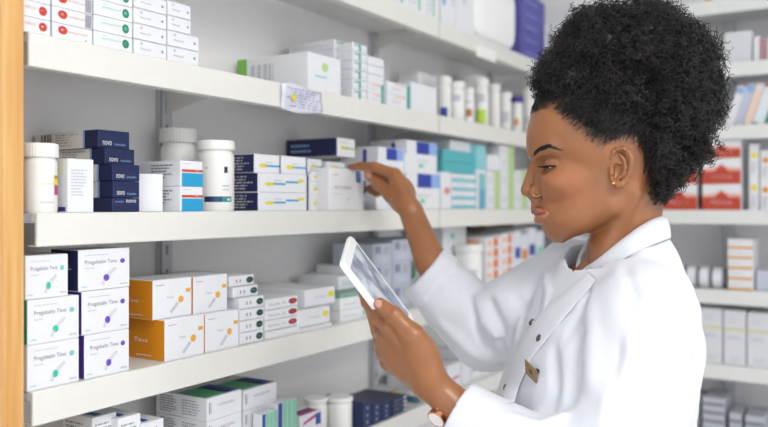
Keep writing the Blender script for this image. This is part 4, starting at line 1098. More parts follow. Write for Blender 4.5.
CB = blend(CB, ((np.sqrt((al/.0075)**2+(ac/.0055)**2) < 1) & (VB[:, 1] < 1.475))*.85, np.array(srgb('c99a80')))
for kn in (kI, P(375, 167, 1.455), P(379, 183.5, 1.455)): CB = blend(CB, np.exp(-np.sum((VB-kn)**2, 1)/.012**2)*.25, SKIN_D)

# ---------------------------------------------------------------- torso, arms and legs under the clothes (coarse)
SHN = P(640, 308, .985); SHF = P(572, 282, 1.22); ELN = P(615, 505, .92); ELF = el2
LEGS = [((.315, 1.00), -.66), ((.305, 1.15), -.66)]
Bd = Field((-.02, .78, -1.52), (.5, 1.45, -.03), .007)
def torso(Fd, tab, beta, k=0., p=2.2, op='u'):
    tz = np.array([t[0] for t in tab])[::-1]; cols = [np.array([t[i] for t in tab])[::-1] for i in range(1, 5)]
    cb, sb = math.cos(beta), math.sin(beta)
    def fn(X, Y, Z):
        z = Z[0, 0]; cx, cy, rf, rs = [csp(z, tz, c)[None, None] for c in cols]
        f = -(X-cx)*cb-(Y-cy)*sb; s = -(X-cx)*sb*-1*-1+(Y-cy)*cb
        s = (X-cx)*(-sb)+(Y-cy)*cb
        q = (np.abs(f/rf)**p+np.abs(s/rs)**p)**(1/p)
        d = (q-1)*np.minimum(rf, rs)*.95
        return np.maximum(np.maximum(d, tz[0]-Z), Z-tz[-1]).astype(np.float32)
    Fd.apply(fn, op=op, k=k)
BETA = math.radians(13)
TT = [(-.055, .327, 1.10, .040, .05), (-.085, .324, 1.10, .052, .09), (-.11, .318, 1.095, .066, .125), (-.15, .310, 1.09, .078, .14), (-.20, .300, 1.085, .088, .135), (-.26, .288, 1.08, .096, .13), (-.34, .286, 1.08, .09, .125),
      (-.45, .29, 1.08, .098, .145), (-.55, .295, 1.08, .11, .165), (-.66, .30, 1.08, .108, .165), (-.72, .305, 1.08, .08, .12)]
torso(Bd, TT, BETA)
Bd.chain([SHN, ELN, P(520, 455, .955)], [.040, .038, .030], .02)
Bd.chain([SHF, P(522, 315, 1.24), P(486, 332, 1.27), P(452, 303, 1.315)], [.044, .04, .036, .03], .02)
for (lx, ly) in ((.325, 1.0), (.305, 1.165)):
    Bd.chain([(lx, ly, -.66), (lx, ly, -1.02), (lx, ly, -1.40)], [.078, .052, .036], .03)
    Bd.cone((lx+.01, ly, -1.44), (lx-.13, ly-.01, -1.475), .03, .024, .02)
Vb, Fb = Bd.mesh(1); Cb = np.repeat(SKIN[None], len(Vb), 0)

person_loc = c2w(np.array([.315, 1.08, -CAMH]))
person = empty('person', person_loc, label='woman in white lab coat with black curly hair holding tablet, reaching to shelf', cat='person')
vs_ = []; fs_ = []; cs_ = []; o = 0
for V, Fc, C_ in ((headV, Fh, Ch), (VA, FA, CA), (VB, FB, CB), (Vb, Fb, Cb)):
    vs_.append(V); fs_.append(Fc+o); cs_.append(C_); o += len(V)
# the head field is mirrored in handedness (v runs down), so flip its faces
fs_[0] = fs_[0][:, ::-1]
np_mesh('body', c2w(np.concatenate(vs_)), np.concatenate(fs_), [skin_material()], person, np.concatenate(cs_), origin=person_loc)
def pm(name, V, Fc, mats, parent=None, **k):           # camera-frame mesh as a part of the person
    return np_mesh(name, c2w(V), Fc, mats, parent or person, origin=person_loc, **k)

# ---------------------------------------------------------------- eyes, lashes, brows
EYE = mat('e9e2dc', .2); IRIS = mat('24150f', .15)
def sphere_hu(c, r, n=24):
    vs = []; fs = []
    for i in range(n+1):
        ph = -math.pi/2+math.pi*i/n
        for j in range(n): t = 2*math.pi*j/n; vs.append((c[0]+r*math.cos(ph)*math.cos(t), c[1]+r*math.cos(ph)*math.sin(t), c[2]+r*math.sin(ph)))
    for i in range(n):
        for j in range(n): j2 = (j+1) % n; fs.append((i*n+j, i*n+j2, (i+1)*n+j2, (i+1)*n+j))
    return np.array(vs), np.array(fs)
BLACKH = mat('17110f', .5)
def on_near(px, py, off_=0.):
    """points on the near side of the head seen at these photo positions"""
    px, py = np.broadcast_arrays(np.asarray(px, float), np.asarray(py, float)); w = np.full(px.shape, -30.)
    ws = np.linspace(-69, -.5, 138)
    for _ in range(4):
        k = (px-384)/800; q = (k*(1.1+s_*w*math.cos(AL))-XC-s_*w*math.sin(AL))/(s_*(math.cos(AL)+k*math.sin(AL)))
        Y = 1.1+s_*(-q*math.sin(AL)+w*math.cos(AL)); u = U0+q; v = 206-(206-py)/800*Y/s_
        p = np.stack([np.repeat(u[..., None], 138, -1), np.broadcast_to(ws, u.shape+(138,)), np.repeat(v[..., None], 138, -1)], -1)
        ins = H.sample(p) < off_
        w = np.where(ins.any(-1), ws[ins.argmax(-1)], -.5)
    return np.stack([u, w, v], -1)
for sg in (-1, 1):
    E = np.array([L_(554, 166)[0], sg*25, L_(554, 166)[2]])
    V, Fc = sphere_hu(E, 9.3, 32)
    cen = V[Fc].mean(1)-E; g = np.array([-.86, sg*.12, .5]); g /= np.linalg.norm(g)
    mi = ((cen/np.linalg.norm(cen, axis=1, keepdims=True))@g > .86).astype(np.int32)
    pm('eye', h2c(V), Fc, [EYE, IRIS], mi=mi)
    # lash line and lashes
    ph = np.linspace(-.7, 1.55, 40)
    ring = lambda r, dv: np.stack([E[0]-r*np.cos(ph), E[1]+sg*r*np.sin(ph), np.full_like(ph, 167.6+dv)+1.2*np.clip(ph-1.0, 0, 1)*0-1.0*np.sin(ph.clip(0))*0], -1)
    line = ring(11.0, -.2)[None]; V1, F1 = tubes(h2c(line), np.full((1, 40), .0013), 5)
    pl = np.repeat(ph, 2)+rng.uniform(-.03, .03, 80); st = np.stack([E[0]-10.9*np.cos(pl), E[1]+sg*10.9*np.sin(pl), np.full_like(pl, 167.8)], -1)
    dr = np.stack([-np.cos(pl), sg*np.sin(pl), .1+0*pl], -1); ln = rng.uniform(5.5, 8.0, 80)*(.55+.45*np.cos(np.clip(pl-.4, -1.2, 1.2)))
    tpar = np.linspace(0, 1, 6)[None, :, None]
    lp = st[:, None]+dr[:, None]*ln[:, None, None]*tpar+np.array([0, 0, 1.])[None, None]*(1.6*tpar-2.8*tpar**2)
    V2, F2 = tubes(h2c(lp), np.linspace(.00045, .0001, 6)[None].repeat(80, 0), 3)
    pm('eyelashes', np.concatenate([V1, V2]), np.concatenate([F1, F2+len(V1)]), [BLACKH])
    # eyebrow: short hairs lying on the brow
    n = 330; t = rng.uniform(0, 1, n)
    bx_ = np.interp(t, [0, .25, .6, 1], [533.6, 538.5, 547.5, 559.5]); by_ = np.interp(t, [0, .25, .6, 1], [154.6, 149.6, 145.8, 149.6])
    by_ += rng.uniform(-1, 1, n)*np.interp(t, [0, .3, .65, 1], [2.3, 2.4, 1.8, .5])
    ln_ = rng.uniform(2.2, 4.0, n)[:, None]*np.linspace(0, 1, 6)[None]
    bx_ = bx_[:, None]+ln_*np.interp(t, [0, .5, 1], [.6, .95, .95])[:, None]; by_ = by_[:, None]+ln_*np.interp(t, [0, .3, .6, 1], [-.8, -.35, .05, .35])[:, None]
    pts = on_near(bx_, by_, .5)
    if sg > 0: pts = pts*[1, -1, 1]
    V2, F2 = tubes(h2c(pts), np.linspace(.00032, .00012, 6)[None].repeat(n, 0), 3)
    pm('eyebrow', V2, F2, [BLACKH])
# jewellery
GOLDM = mat('e6c27a', .18, metal=1.)
V, Fc = sphere_hu(L_(613.6, 183, -58.2), 1.7, 14); pm('earring', h2c(V), Fc, [GOLDM])
c0 = L_(537.0, 192.0, -14.6); t = np.linspace(0, 2*np.pi, 25)
rg = np.stack([c0[0]+4.6*np.cos(t), c0[1]+0*t-1.2*np.cos(t), c0[2]+4.4*np.sin(t)], -1)
V, Fc = tubes(h2c(rg[None][:, :17]), np.full((1, 17), .00055), 6); pm('nose_ring', V, Fc, [GOLDM])

# ---------------------------------------------------------------- hair
HAIR = bpy.data.materials.new('black_curly_hair'); HAIR.use_nodes = True
hb = HAIR.node_tree.nodes['Principled BSDF']; hb.inputs['Roughness'].default_value = .38; hb.inputs['Specular IOR Level'].default_value = .5
nn = HAIR.node_tree.nodes.new('ShaderNodeTexNoise'); nn.inputs['Scale'].default_value = 40
cr = HAIR.node_tree.nodes.new('ShaderNodeValToRGB'); cr.color_ramp.elements[0].color = srgb('0f0f10')+(1,); cr.color_ramp.elements[1].color = srgb('2c2726')+(1,)
cr.color_ramp.elements[0].position = .35; cr.color_ramp.elements[1].position = .7
tcn = HAIR.node_tree.nodes.new('ShaderNodeTexCoord')
HAIR.node_tree.links.new(tcn.outputs['Object'], nn.inputs['Vector']); HAIR.node_tree.links.new(nn.outputs['Fac'], cr.inputs[0]); HAIR.node_tree.links.new(cr.outputs[0], hb.inputs['Base Color'])
blobs = [(570, 82, 32, 33, 44), (598, 54, 36, 38, 54), (640, 56, 43, 44, 66), (668, 76, 37, 43, 68), (669, 108, 38, 40, 66), (652, 146, 26, 34, 56), (618, 98, 46, 42, 60), (658, 168, 13, 22, 44)]
PF = Field((515, -95, -14), (745, 95, 215), 2.2)
for (x, y, ru, rv, rw) in blobs: PF.ell(L_(x, y), (ru, rw, rv), 10)
PF.apply(lambda X, Y, Z: .9*np.sin(X*.45+.3*Y)*np.sin(Y*.5+.2*Z)*np.sin(Z*.42+.4*X)*2.0, op='add')
Vp, Fp = PF.mesh(0)
hair_pts = [h2c(Vp)]; hair_f = [Fp[:, ::-1]]; off = len(Vp)
# helical curls growing out of the mass
fa = Vp[Fp]; ar = np.linalg.norm(np.cross(fa[:, 2]-fa[:, 0], fa[:, 3]-fa[:, 1]), axis=1)
NC = 7800
pick = rng.choice(len(Fp), NC, p=ar/ar.sum()); w4 = rng.dirichlet((1, 1, 1, 1), NC)
c0 = (fa[pick]*w4[:, :, None]).sum(1); nrm = PF.grad(c0, 2.)
# leave out those on the face side, below the hairline
hsd = above(c0[:, 0], c0[:, 2]); okc = (hsd > 5) & (H.sample(np.clip(c0, H.lo, H.lo+(H.n-1)*H.h)) > -2)
c0 = c0[okc]; nrm = nrm[okc]; n = len(c0)
rv = rng.normal(0, 1, (n, 3)); dirn = nrm+rv*.42+np.array([.1, 0, -.12]); dirn /= np.linalg.norm(dirn, axis=1, keepdims=True)
a = np.cross(dirn, rng.normal(0, 1, (n, 3))); a /= np.linalg.norm(a, axis=1, keepdims=True); b = np.cross(dirn, a)
M = 30; t = np.linspace(0, 1, M)
okr = c0.copy(); turns = rng.uniform(2.2, 4.2, n); cr_ = rng.uniform(1.6, 3.7, n); ln = rng.uniform(6, 17, n); ph0 = rng.uniform(0, 6.28, n)
front = np.clip((580-c0[:, 0])/40, 0, 1); ln *= 1-.45*front; cr_ *= 1-.35*front
bend = rng.normal(0, 1, (n, 3))*4
ang = ph0[:, None]+2*np.pi*turns[:, None]*t[None]*np.where(rng.random(n) < .5, 1, -1)[:, None]
rad = cr_[:, None]*(.65+.5*t[None])
pts = c0[:, None]-dirn[:, None]*2+dirn[:, None]*(ln[:, None]*t[None])[..., None]+a[:, None]*(rad*np.cos(ang))[..., None]+b[:, None]*(rad*np.sin(ang))[..., None]+bend[:, None]*(t**2)[None, :, None]
V2, F2 = tubes(h2c(pts), np.repeat(np.linspace(.00075, .0004, M)[None], n, 0)*rng.uniform(.7, 1.2, n)[:, None], 3)
hair_pts.append(V2); hair_f.append(F2+off); off += len(V2)
# slicked strands from the hairline back over the scalp, both sides
NS = 2300
tt_ = rng.uniform(0, .86, NS); cum = np.r_[0, np.cumsum(np.linalg.norm(np.diff(HLl[:15], axis=0), axis=1))]; cum /= cum[-1]
hu = np.interp(tt_, cum, HLl[:15, 0]); hv = np.interp(tt_, cum, HLl[:15, 1])
inw = 26*rng.random(NS)**.62-1.5
cen = np.array([640., 95.]); dd = cen-np.stack([hu, hv], -1); dd /= np.linalg.norm(dd, axis=1, keepdims=True)
hu = hu+dd[:, 0]*inw; hv = hv+dd[:, 1]*inw
sgn = np.where(rng.random(NS) < .8, -1., 1.)
def onsurf(p, off_, it=7):
    for _ in range(it):
        d = H.sample(p); g = H.grad(p, 1.5); p = p-(d-off_)[..., None]*g
    return p
w0 = np.where(hu < 548, rng.uniform(0, 1, NS)*np.clip((hu-524)*1.6, 2, 40), 46)*-1
p = onsurf(np.stack([hu, w0, hv], -1), .4)
path = [p]; lift = rng.uniform(.3, 2.2, NS)
stepn = 16
wv = rng.uniform(0, 6.28, NS); wl = rng.uniform(.9, 1.6, NS)
for k in range(stepn):
    tgt = np.array([650., 0., 78.])-p; tgt[:, 1] *= .25
    tgt /= np.linalg.norm(tgt, axis=1, keepdims=True); g = H.grad(p, 1.5)
    tn = tgt-(tgt*g).sum(1, keepdims=True)*g; tn /= np.linalg.norm(tn, axis=1, keepdims=True)+1e-6
    side = np.cross(tn, g)
    p = onsurf(p+tn*1.9+side*(np.cos(wv+k*wl)*1.0)[:, None], .4+lift*np.clip(k/5, 0, 1)+.0, 3)
    path.append(p)
path = np.stack(path, 1); path[..., 1] *= -sgn[:, None]
V2, F2 = tubes(h2c(path), np.repeat(np.linspace(.00022, .0004, path.shape[1])[None], NS, 0)*rng.uniform(.6, 1.3, NS)[:, None], 3)
hair_pts.append(V2); hair_f.append(F2+off); off += len(V2)
# larger loose ringlets standing out of the mass
n = 900; pk = rng.choice(len(okr), n); c0 = okr[pk]; nrm = PF.grad(c0, 2.)
dirn = nrm+rng.normal(0, .5, (n, 3)); dirn /= np.linalg.norm(dirn, axis=1, keepdims=True)
a = np.cross(dirn, rng.normal(0, 1, (n, 3))); a /= np.linalg.norm(a, axis=1, keepdims=True); b = np.cross(dirn, a)
ln = rng.uniform(10, 18, n)*np.where(c0[:, 0] < 575, .6, 1); cr_ = rng.uniform(2.2, 4.0, n)*np.where(c0[:, 0] < 575, .7, 1)
ang = rng.uniform(0, 6, n)[:, None]+2*np.pi*rng.uniform(1.8, 3.2, n)[:, None]*t[None]
pts = c0[:, None]+dirn[:, None]*(ln[:, None]*t[None])[..., None]+a[:, None]*(cr_[:, None]*np.cos(ang))[..., None]+b[:, None]*(cr_[:, None]*np.sin(ang))[..., None]
V2, F2 = tubes(h2c(pts), np.full((n, M), .00055), 3)
hair_pts.append(V2); hair_f.append(F2+off); off += len(V2)
# small curls covering the scalp between the slicked edge and the big mass
fa = Vh[Fh]; ce_ = fa.mean(1); hsf = above(ce_[:, 0], ce_[:, 2]); okf = np.where((hsf > np.where((ce_[:, 2] > 150) & (ce_[:, 0] > 640), 2.5, 8)) & (ce_[:, 2] < 205) & ~((ce_[:, 0] > 600) & (ce_[:, 0] < 645) & (ce_[:, 2] > 146) & (np.abs(ce_[:, 1]) > 50)))[0]
n = 3600; c0 = ce_[rng.choice(okf, n)]; nrm = H.grad(c0, 2.)
dirn = nrm*.7+np.array([.45, 0, -.5])+rng.normal(0, .3, (n, 3)); dirn /= np.linalg.norm(dirn, axis=1, keepdims=True)
a = np.cross(dirn, rng.normal(0, 1, (n, 3))); a /= np.linalg.norm(a, axis=1, keepdims=True); b = np.cross(dirn, a)
edge = np.clip((above(c0[:, 0], c0[:, 2])-8)/14, 0, 1)
ln = rng.uniform(4, 7, n)*(.7+.8*edge); cr_ = rng.uniform(.8, 1.5, n)*(.7+.7*edge)
ang = rng.uniform(0, 6, n)[:, None]+2*np.pi*rng.uniform(1.5, 3, n)[:, None]*t[None]
pts = c0[:, None]+dirn[:, None]*(ln[:, None]*t[None])[..., None]+a[:, None]*(cr_[:, None]*np.cos(ang))[..., None]+b[:, None]*(cr_[:, None]*np.sin(ang))[..., None]
V2, F2 = tubes(h2c(pts), np.full((n, M), .0005)*rng.uniform(.7, 1.2, n)[:, None], 3)
hair_pts.append(V2); hair_f.append(F2+off); off += len(V2)
# loose curls hanging at the nape and a few fly-aways near the temple
n = 420; bx = rng.uniform(648, 700, n); by = 192-(bx-648)*.75+rng.uniform(-14, 4, n)
c0 = np.stack([bx, rng.uniform(-48, 30, n), by], -1)
dirn = np.array([.35, 0, 1.])+rng.normal(0, .45, (n, 3)); dirn /= np.linalg.norm(dirn, axis=1, keepdims=True)
a = np.cross(dirn, rng.normal(0, 1, (n, 3))); a /= np.linalg.norm(a, axis=1, keepdims=True); b = np.cross(dirn, a)
ln = rng.uniform(6, 16, n); cr_ = rng.uniform(1.3, 2.8, n); ang = rng.uniform(0, 6, n)[:, None]+2*np.pi*rng.uniform(2, 4, n)[:, None]*t[None]
pts = c0[:, None]+dirn[:, None]*(ln[:, None]*t[None])[..., None]+a[:, None]*(cr_[:, None]*np.cos(ang))[..., None]+b[:, None]*(cr_[:, None]*np.sin(ang))[..., None]
V2, F2 = tubes(h2c(pts), np.full((n, M), .00045), 3)
hair_pts.append(V2); hair_f.append(F2+off); off += len(V2)
pm('hair', np.concatenate(hair_pts), np.concatenate(hair_f), [HAIR])

# ---------------------------------------------------------------- lab coat
K = Field((-.01, .78, -1.0), (.48, 1.47, .0), .0036)
CTAB = [(-.035, .330, 1.10, .050, .058), (-.055, .328, 1.10, .059, .08), (-.075, .322, 1.10, .066, .105), (-.095, .316, 1.098, .073, .13), (-.115, .309, 1.095, .080, .15), (-.15, .300, 1.09, .090, .166), (-.18, .294, 1.085, .099, .166),
        (-.22, .287, 1.08, .107, .160), (-.26, .280, 1.08, .115, .158), (-.32, .278, 1.08, .117, .156), (-.45, .280, 1.08, .122, .168), (-.6, .285, 1.08, .136, .19), (-.95, .29, 1.08, .152, .215)]
torso(K, CTAB, BETA)
cuffN = P(457, 410, .995)
K.chain([SHN, ELN], [.050, .062], .03)
sN = [ELN, P(540, 462, .955), cuffN]
K.chain([ELN, P(540, 462, .955)], [.064, .052], .02); K.cone(P(540, 462, .955), cuffN, .052, .0375, .008)
K.chain([SHF, P(522, 315, 1.24), P(486, 332, 1.27)], [.066, .062, .060], .03)
cuffF = P(425, 271, 1.357)
K.chain([P(486, 332, 1.27), P(455, 302, 1.315)], [.060, .056], .01); K.cone(P(455, 302, 1.315), P(421, 267, 1.362), .056, .046, .004)
# folds
def PF_(l, z): return [P(a, b, c) for a, b, c in l]
folds = [
 ([(466, 290, 1.26), (478, 318, 1.22), (492, 352, 1.21)], .008, -.008),
 ([(476, 300, 1.24), (492, 322, 1.21), (512, 340, 1.19)], .008, .006),
 ([(498, 304, 1.22), (505, 325, 1.19), (500, 355, 1.19)], .008, -.009),
 ([(448, 318, 1.28), (462, 340, 1.23), (480, 358, 1.22)], .008, .006),
 ([(436, 318, 1.31), (448, 345, 1.27), (470, 366, 1.26)], .007, -.006),
 ([(520, 300, 1.2), (540, 318, 1.14), (533, 345, 1.12)], .009, -.007),
 ([(545, 285, 1.2), (540, 305, 1.15)], .01, -.007),
 ([(560, 280, 1.18), (560, 300, 1.1), (545, 330, 1.05)], .008, .004),
 ([(652, 310, .93), (640, 360, .9), (612, 427, .88)], .010, -.006),
 ([(640, 330, .92), (622, 372, .89), (590, 415, .88)], .011, .005),
 ([(668, 322, .95), (662, 372, .92), (640, 427, .88)], .009, -.006),
 ([(684, 330, .98), (680, 380, .95), (665, 430, .93)], .010, .006),
 ([(692, 350, 1.0), (690, 395, 1.0), (676, 440, .98)], .008, -.006),
 ([(585, 320, 1.0), (590, 370, .97), (575, 420, .95)], .012, -.005),
 ([(605, 300, 1.0), (608, 350, .96), (600, 400, .93)], .012, .004),
 ([(560, 345, 1.02), (556, 390, .98), (540, 420, .97)], .010, -.005),
 ([(500, 418, .95), (540, 420, .93), (575, 405, .95)], .010, .004),
 ([(664, 268, 1.0), (672, 300, .97), (672, 340, .95)], .007, -.004),
 ([(600, 292, 1.02), (584, 312, 1.0), (566, 340, 1.0)], .007, -.005),
 ([(628, 275, 1.0), (636, 300, .95), (630, 330, .93)], .009, -.003),
 ([(676, 350, .96), (668, 390, .93), (655, 427, .92)], .007, -.005),
 ([(620, 340, .92), (612, 380, .9), (600, 427, .88)], .008, -.005),
 ([(645, 262, 1.0), (660, 285, .98), (664, 330, .95)], .008, .003)]
for pts_, w_, a_ in folds:
    # drop the control points onto the coat surface before pressing the fold in
    q = np.array([P(*p_) for p_ in pts_])
    for _ in range(12): q = q-(K.sample(q))[:, None]*K.grad(q)*.9
    K.ridge(list(q), w_*.85, a_*1.7)
K.apply(lambda X, Y, Z: (.0009*np.sin(X*70+Z*38+Y*25)*np.sin(Y*55-Z*60+X*20)+.0012*np.sin(Z*95+X*60)*np.sin(Y*90+X*40)).astype(np.float32), op='add')
# hollow cuffs and collar opening
aF = (cuffF-P(464, 300, 1.305)); aF /= np.linalg.norm(aF); aN = cuffN-P(540, 462, .955); aN /= np.linalg.norm(aN)
aFc = P(421, 267, 1.35)-P(463, 305, 1.35); aFc /= np.linalg.norm(aFc)
def cut_plane(c, n, R): 
    def fn(X, Y, Z):
        h = (X-c[0])*n[0]+(Y-c[1])*n[1]+(Z-c[2])*n[2]
        r = np.sqrt((X-c[0])**2+(Y-c[1])**2+(Z-c[2])**2)
        return np.maximum(-h, r-R)          # inside = beyond the plane
    return fn
K.apply(cut_plane(cuffF, aFc, .10), cuffF-.13, cuffF+.13, .002, 's')
K.apply(cut_plane(cuffN, aN, .075), cuffN-.11, cuffN+.11, .002, 's')
K.cone(cuffF-aF*.06, cuffF+aF*.06, .036, .0405, .002, 's')
K.cone(cuffN-aN*.05, cuffN+aN*.06, .027, .0335, .002, 's')
# folded-back cuff bands
def band(c, n, r0, w):
    n = np.array(n)
    def fn(X, Y, Z):
        h = (X-c[0])*n[0]+(Y-c[1])*n[1]+(Z-c[2])*n[2]
        rx = np.sqrt(np.maximum((X-c[0])**2+(Y-c[1])**2+(Z-c[2])**2-h*h, 0))
        return -.003*((h > -w) & (h < .01) & (rx < r0)).astype(np.float32)
    K.apply(fn, c-.1, c+.1, op='add')
band(cuffF, aFc, .08, .026)
# neck opening
def neckcut(X, Y, Z):
    fr = np.clip((.3755-X)/.096, 0, 1.15)
    zl = -.0124-.0701*fr**2-.029+.007*fr
    r = np.sqrt((X-.328)**2+((Y-1.1)*.85)**2)
    return np.maximum(-(Z-zl), r-.075)
K.apply(neckcut, (.24, 1.0, -.13), (.42, 1.2, .01), .004, 's')
K.cone(P(624, 225, 1.1), P(616, 266, 1.09), .044, .036, .004, 's')
Vk, Fk = K.mesh(1)
COATM = bpy.data.materials.new('white_cotton'); COATM.use_nodes = True
cb_ = COATM.node_tree.nodes['Principled BSDF']; cb_.inputs['Base Color'].default_value = srgb('d9dce4')+(1,); cb_.inputs['Roughness'].default_value = .8
cb_.inputs['Specular IOR Level'].default_value = .2
tcn = COATM.node_tree.nodes.new('ShaderNodeTexCoord'); nz = COATM.node_tree.nodes.new('ShaderNodeTexNoise'); nz.inputs['Scale'].default_value = 22; nz.inputs['Detail'].default_value = 5
n3 = COATM.node_tree.nodes.new('ShaderNodeTexNoise'); n3.inputs['Scale'].default_value = 900
bp = COATM.node_tree.nodes.new('ShaderNodeBump'); bp.inputs['Strength'].default_value = .35; bp.inputs['Distance'].default_value = .006
bp2 = COATM.node_tree.nodes.new('ShaderNodeBump'); bp2.inputs['Strength'].default_value = .25; bp2.inputs['Distance'].default_value = .0004
lk = COATM.node_tree.links
lk.new(tcn.outputs['Object'], nz.inputs['Vector']); lk.new(tcn.outputs['Object'], n3.inputs['Vector']); lk.new(nz.outputs['Fac'], bp.inputs['Height']); lk.new(n3.outputs['Fac'], bp2.inputs['Height'])
lk.new(bp.outputs['Normal'], bp2.inputs['Normal']); lk.new(bp2.outputs['Normal'], cb_.inputs['Normal'])
coat = pm('coat', Vk, Fk, [COATM])
from mathutils.bvhtree import BVHTree
bvh = BVHTree.FromPolygons([tuple(v) for v in Vk], [tuple(f) for f in Fk.tolist()])
def hit(px, py):
    d = Vector(P(px, py, 1.0)).normalized(); r = bvh.ray_cast(Vector((0, 0, 0)), d)
    return (np.array(r[0]), np.array(r[1])) if r[0] is not None else (P(px, py, 1.08), np.array([0, -1, 0]))
def sheet(name, grid, thick, parent, m=COATM, sub=1):
    n, k, _ = grid.shape; Vv = grid.reshape(-1, 3)
    fs = np.array([(i*k+j, i*k+j+1, (i+1)*k+j+1, (i+1)*k+j) for i in range(n-1) for j in range(k-1)])
    o = pm(name, Vv, fs, [m], parent)
    md = o.modifiers.new('thick', 'SOLIDIFY'); md.thickness = thick; md.offset = 0
    if sub: md = o.modifiers.new('soft', 'SUBSURF'); md.levels = sub; md.render_levels = sub
    return o
# collar: a fold of cloth round the neck
aa = np.radians(np.linspace(14, 348, 61)); cg = []
for a in aa:
    c = math.cos(a); s = math.sin(a)          # c=1 front, s=1 near side
    fr = (1+c)/2; e_ = max(0, (fr-.75)/.25)
    tz_ = -.0124-.0701*fr**2+.018*max(0, -s)*fr
    top = np.array([.3275-c*.0480, 1.10-s*.054, tz_])
    inn = np.array([.3275-c*.0455, 1.10-s*.051, tz_-.016])
    low = np.array([.3275-c*(.0600+.004*fr), 1.10-s*(.083-.010*fr), tz_-.032+.007*fr-.003*e_])
    mid = (top+low)/2+np.array([-c*.005, -s*.006, .006])
    m2 = (top+mid)/2+np.array([-c*.0015, -s*.002, .0025])
    cg.append([inn, (inn+top)/2, top, m2, mid, low])
sheet('collar', np.array(cg), .0022, coat)
# front placket / lapel laid on the chest
Lf = [(580, 264), (557, 288), (540, 308), (527, 328), (516, 352), (507, 376), (502.5, 394), (500.5, 407)]
Rt = [(598, 280), (577, 303), (562, 321), (545, 342), (530, 360), (521, 382), (516, 394), (513, 404)]
g = []
for (a, b), (c, d) in zip(Lf, Rt):
    row = []
    for t_ in np.linspace(0, 1, 6):
        h_, n_ = hit(a+(c-a)*t_+1.5, b+(d-b)*t_); n_ = n_ if n_[1] < 0 else -n_
        row.append(h_+n_*(.0018+.0012*math.sin(math.pi*t_)))
    g.append(row)
sheet('lapel', np.array(g), .0022, coat)
# snaps and badge
SNAP = mat('8d8a88', .25, metal=1.); SNAPD = mat('3a3634', .4, metal=.6); BRASS = mat('a08a6a', .35, metal=.7)
def disc(px, py, r, m1, m2, name):
    h_, n_ = hit(px, py); n_ = n_ if n_[1] < 0 else -n_
    n_ = n_/np.linalg.norm(n_); a = np.cross(n_, [0, 0, 1]); a /= np.linalg.norm(a); b = np.cross(n_, a)
    prof = [(0, .0052), (r*.45, .0052), (r*.5, .0044), (r*.8, .0050), (r, .0042), (r, .001)]
    vs = []; fs = []; N = 20; mi = []
    for rr, hh in prof:
        for k in range(N): t_ = 2*math.pi*k/N; vs.append(h_+n_*hh+a*rr*math.cos(t_)+b*rr*math.sin(t_))
    for i in range(len(prof)-1):
        for k in range(N): k2 = (k+1) % N; fs.append((i*N+k, i*N+k2, (i+1)*N+k2, (i+1)*N+k)); mi.append(1 if i in (1, 2) else 0)
    return pm(name, np.array(vs), np.array(fs), [m1, m2], coat, mi=np.array(mi, np.int32))
disc(533.5, 323.5, .0052, SNAP, SNAPD, 'snap_button'); disc(541, 339, .0052, SNAP, SNAPD, 'snap_button'); disc(507.5, 388, .0042, SNAPD, SNAPD, 'snap_button')
disc(538.5, 371.5, .0028, SNAPD, SNAPD, 'badge_pin')
q4 = []
for x, y in ((525, 359), (537, 371), (537.4, 384.5), (525.8, 373)):
    h_, n_ = hit(x, y); q4.append(h_)
q4 = np.array(q4); zc = q4[:, 1].mean(); off_ = .016
q4 = np.array([P(x, y, zc+dz-off_) for (x, y), dz in zip(((525, 359), (537, 371), (537.4, 384.5), (525.8, 373)), (.006, -.006, -.006, .006))])
nb = np.cross(q4[1]-q4[0], q4[3]-q4[0]); nb /= np.linalg.norm(nb); nb = nb if nb[1] < 0 else -nb
vb = np.concatenate([q4+nb*.0008, q4-nb*.0008])
b = np.array([(0, 1, 2, 3), (7, 6, 5, 4), (0, 4, 5, 1), (1, 5, 6, 2), (2, 6, 7, 3), (3, 7, 4, 0)])
o = pm('name_badge', vb, b, [BRASS], coat, smooth=False); o['label'] = 'small brass coloured name badge'
ce = q4.mean(0)+nb*.0012; ex = (q4[1]-q4[0])*.12; ey = (q4[3]-q4[0])*.14
t_ = np.linspace(0, 2*np.pi, 13)[:-1]; em = np.array([ce+ex*math.cos(x)*1.3+ey*math.sin(x)*1.3 for x in t_]+[ce])
pm('badge_emblem', em, np.array([(i, (i+1) % 12, 12) for i in range(12)]), [mat('5d5040', .5)], o, smooth=False)

# ---------------------------------------------------------------- watch on the near wrist
wc = P(446, 404, .995)+aN*.006*0; ax_ = aN
a = np.cross(ax_, [0, 0, 1]); a /= np.linalg.norm(a); b = np.cross(ax_, a)
def wring(r, hw, th, c, name, m, parent=person):
    N = 48; vs = []; fs = []
    for i in range(N):
        t_ = 2*math.pi*i/N; d = a*math.cos(t_)+b*math.sin(t_)
        for (rr, hh) in ((r, -hw), (r+th, -hw), (r+th, hw), (r, hw)): vs.append(c+d*rr+ax_*hh)
    for i in range(N):
        j = (i+1) % N
        for k in range(4): k2 = (k+1) % 4; fs.append((i*4+k, i*4+k2, j*4+k2, j*4+k))
    return pm(name, np.array(vs), np.array(fs), [m], parent, smooth=False)
ROSE = mat('d79a7c', .22, metal=1.)
wc = cuffN+aN*.014
wring(.0222, .0055, .0018, wc, 'watch_strap', ROSE)
fd = P(436, 418, .985)-wc; fd -= ax_*(fd@ax_); fd /= np.linalg.norm(fd); e1 = ax_; e2 = np.cross(fd, e1)
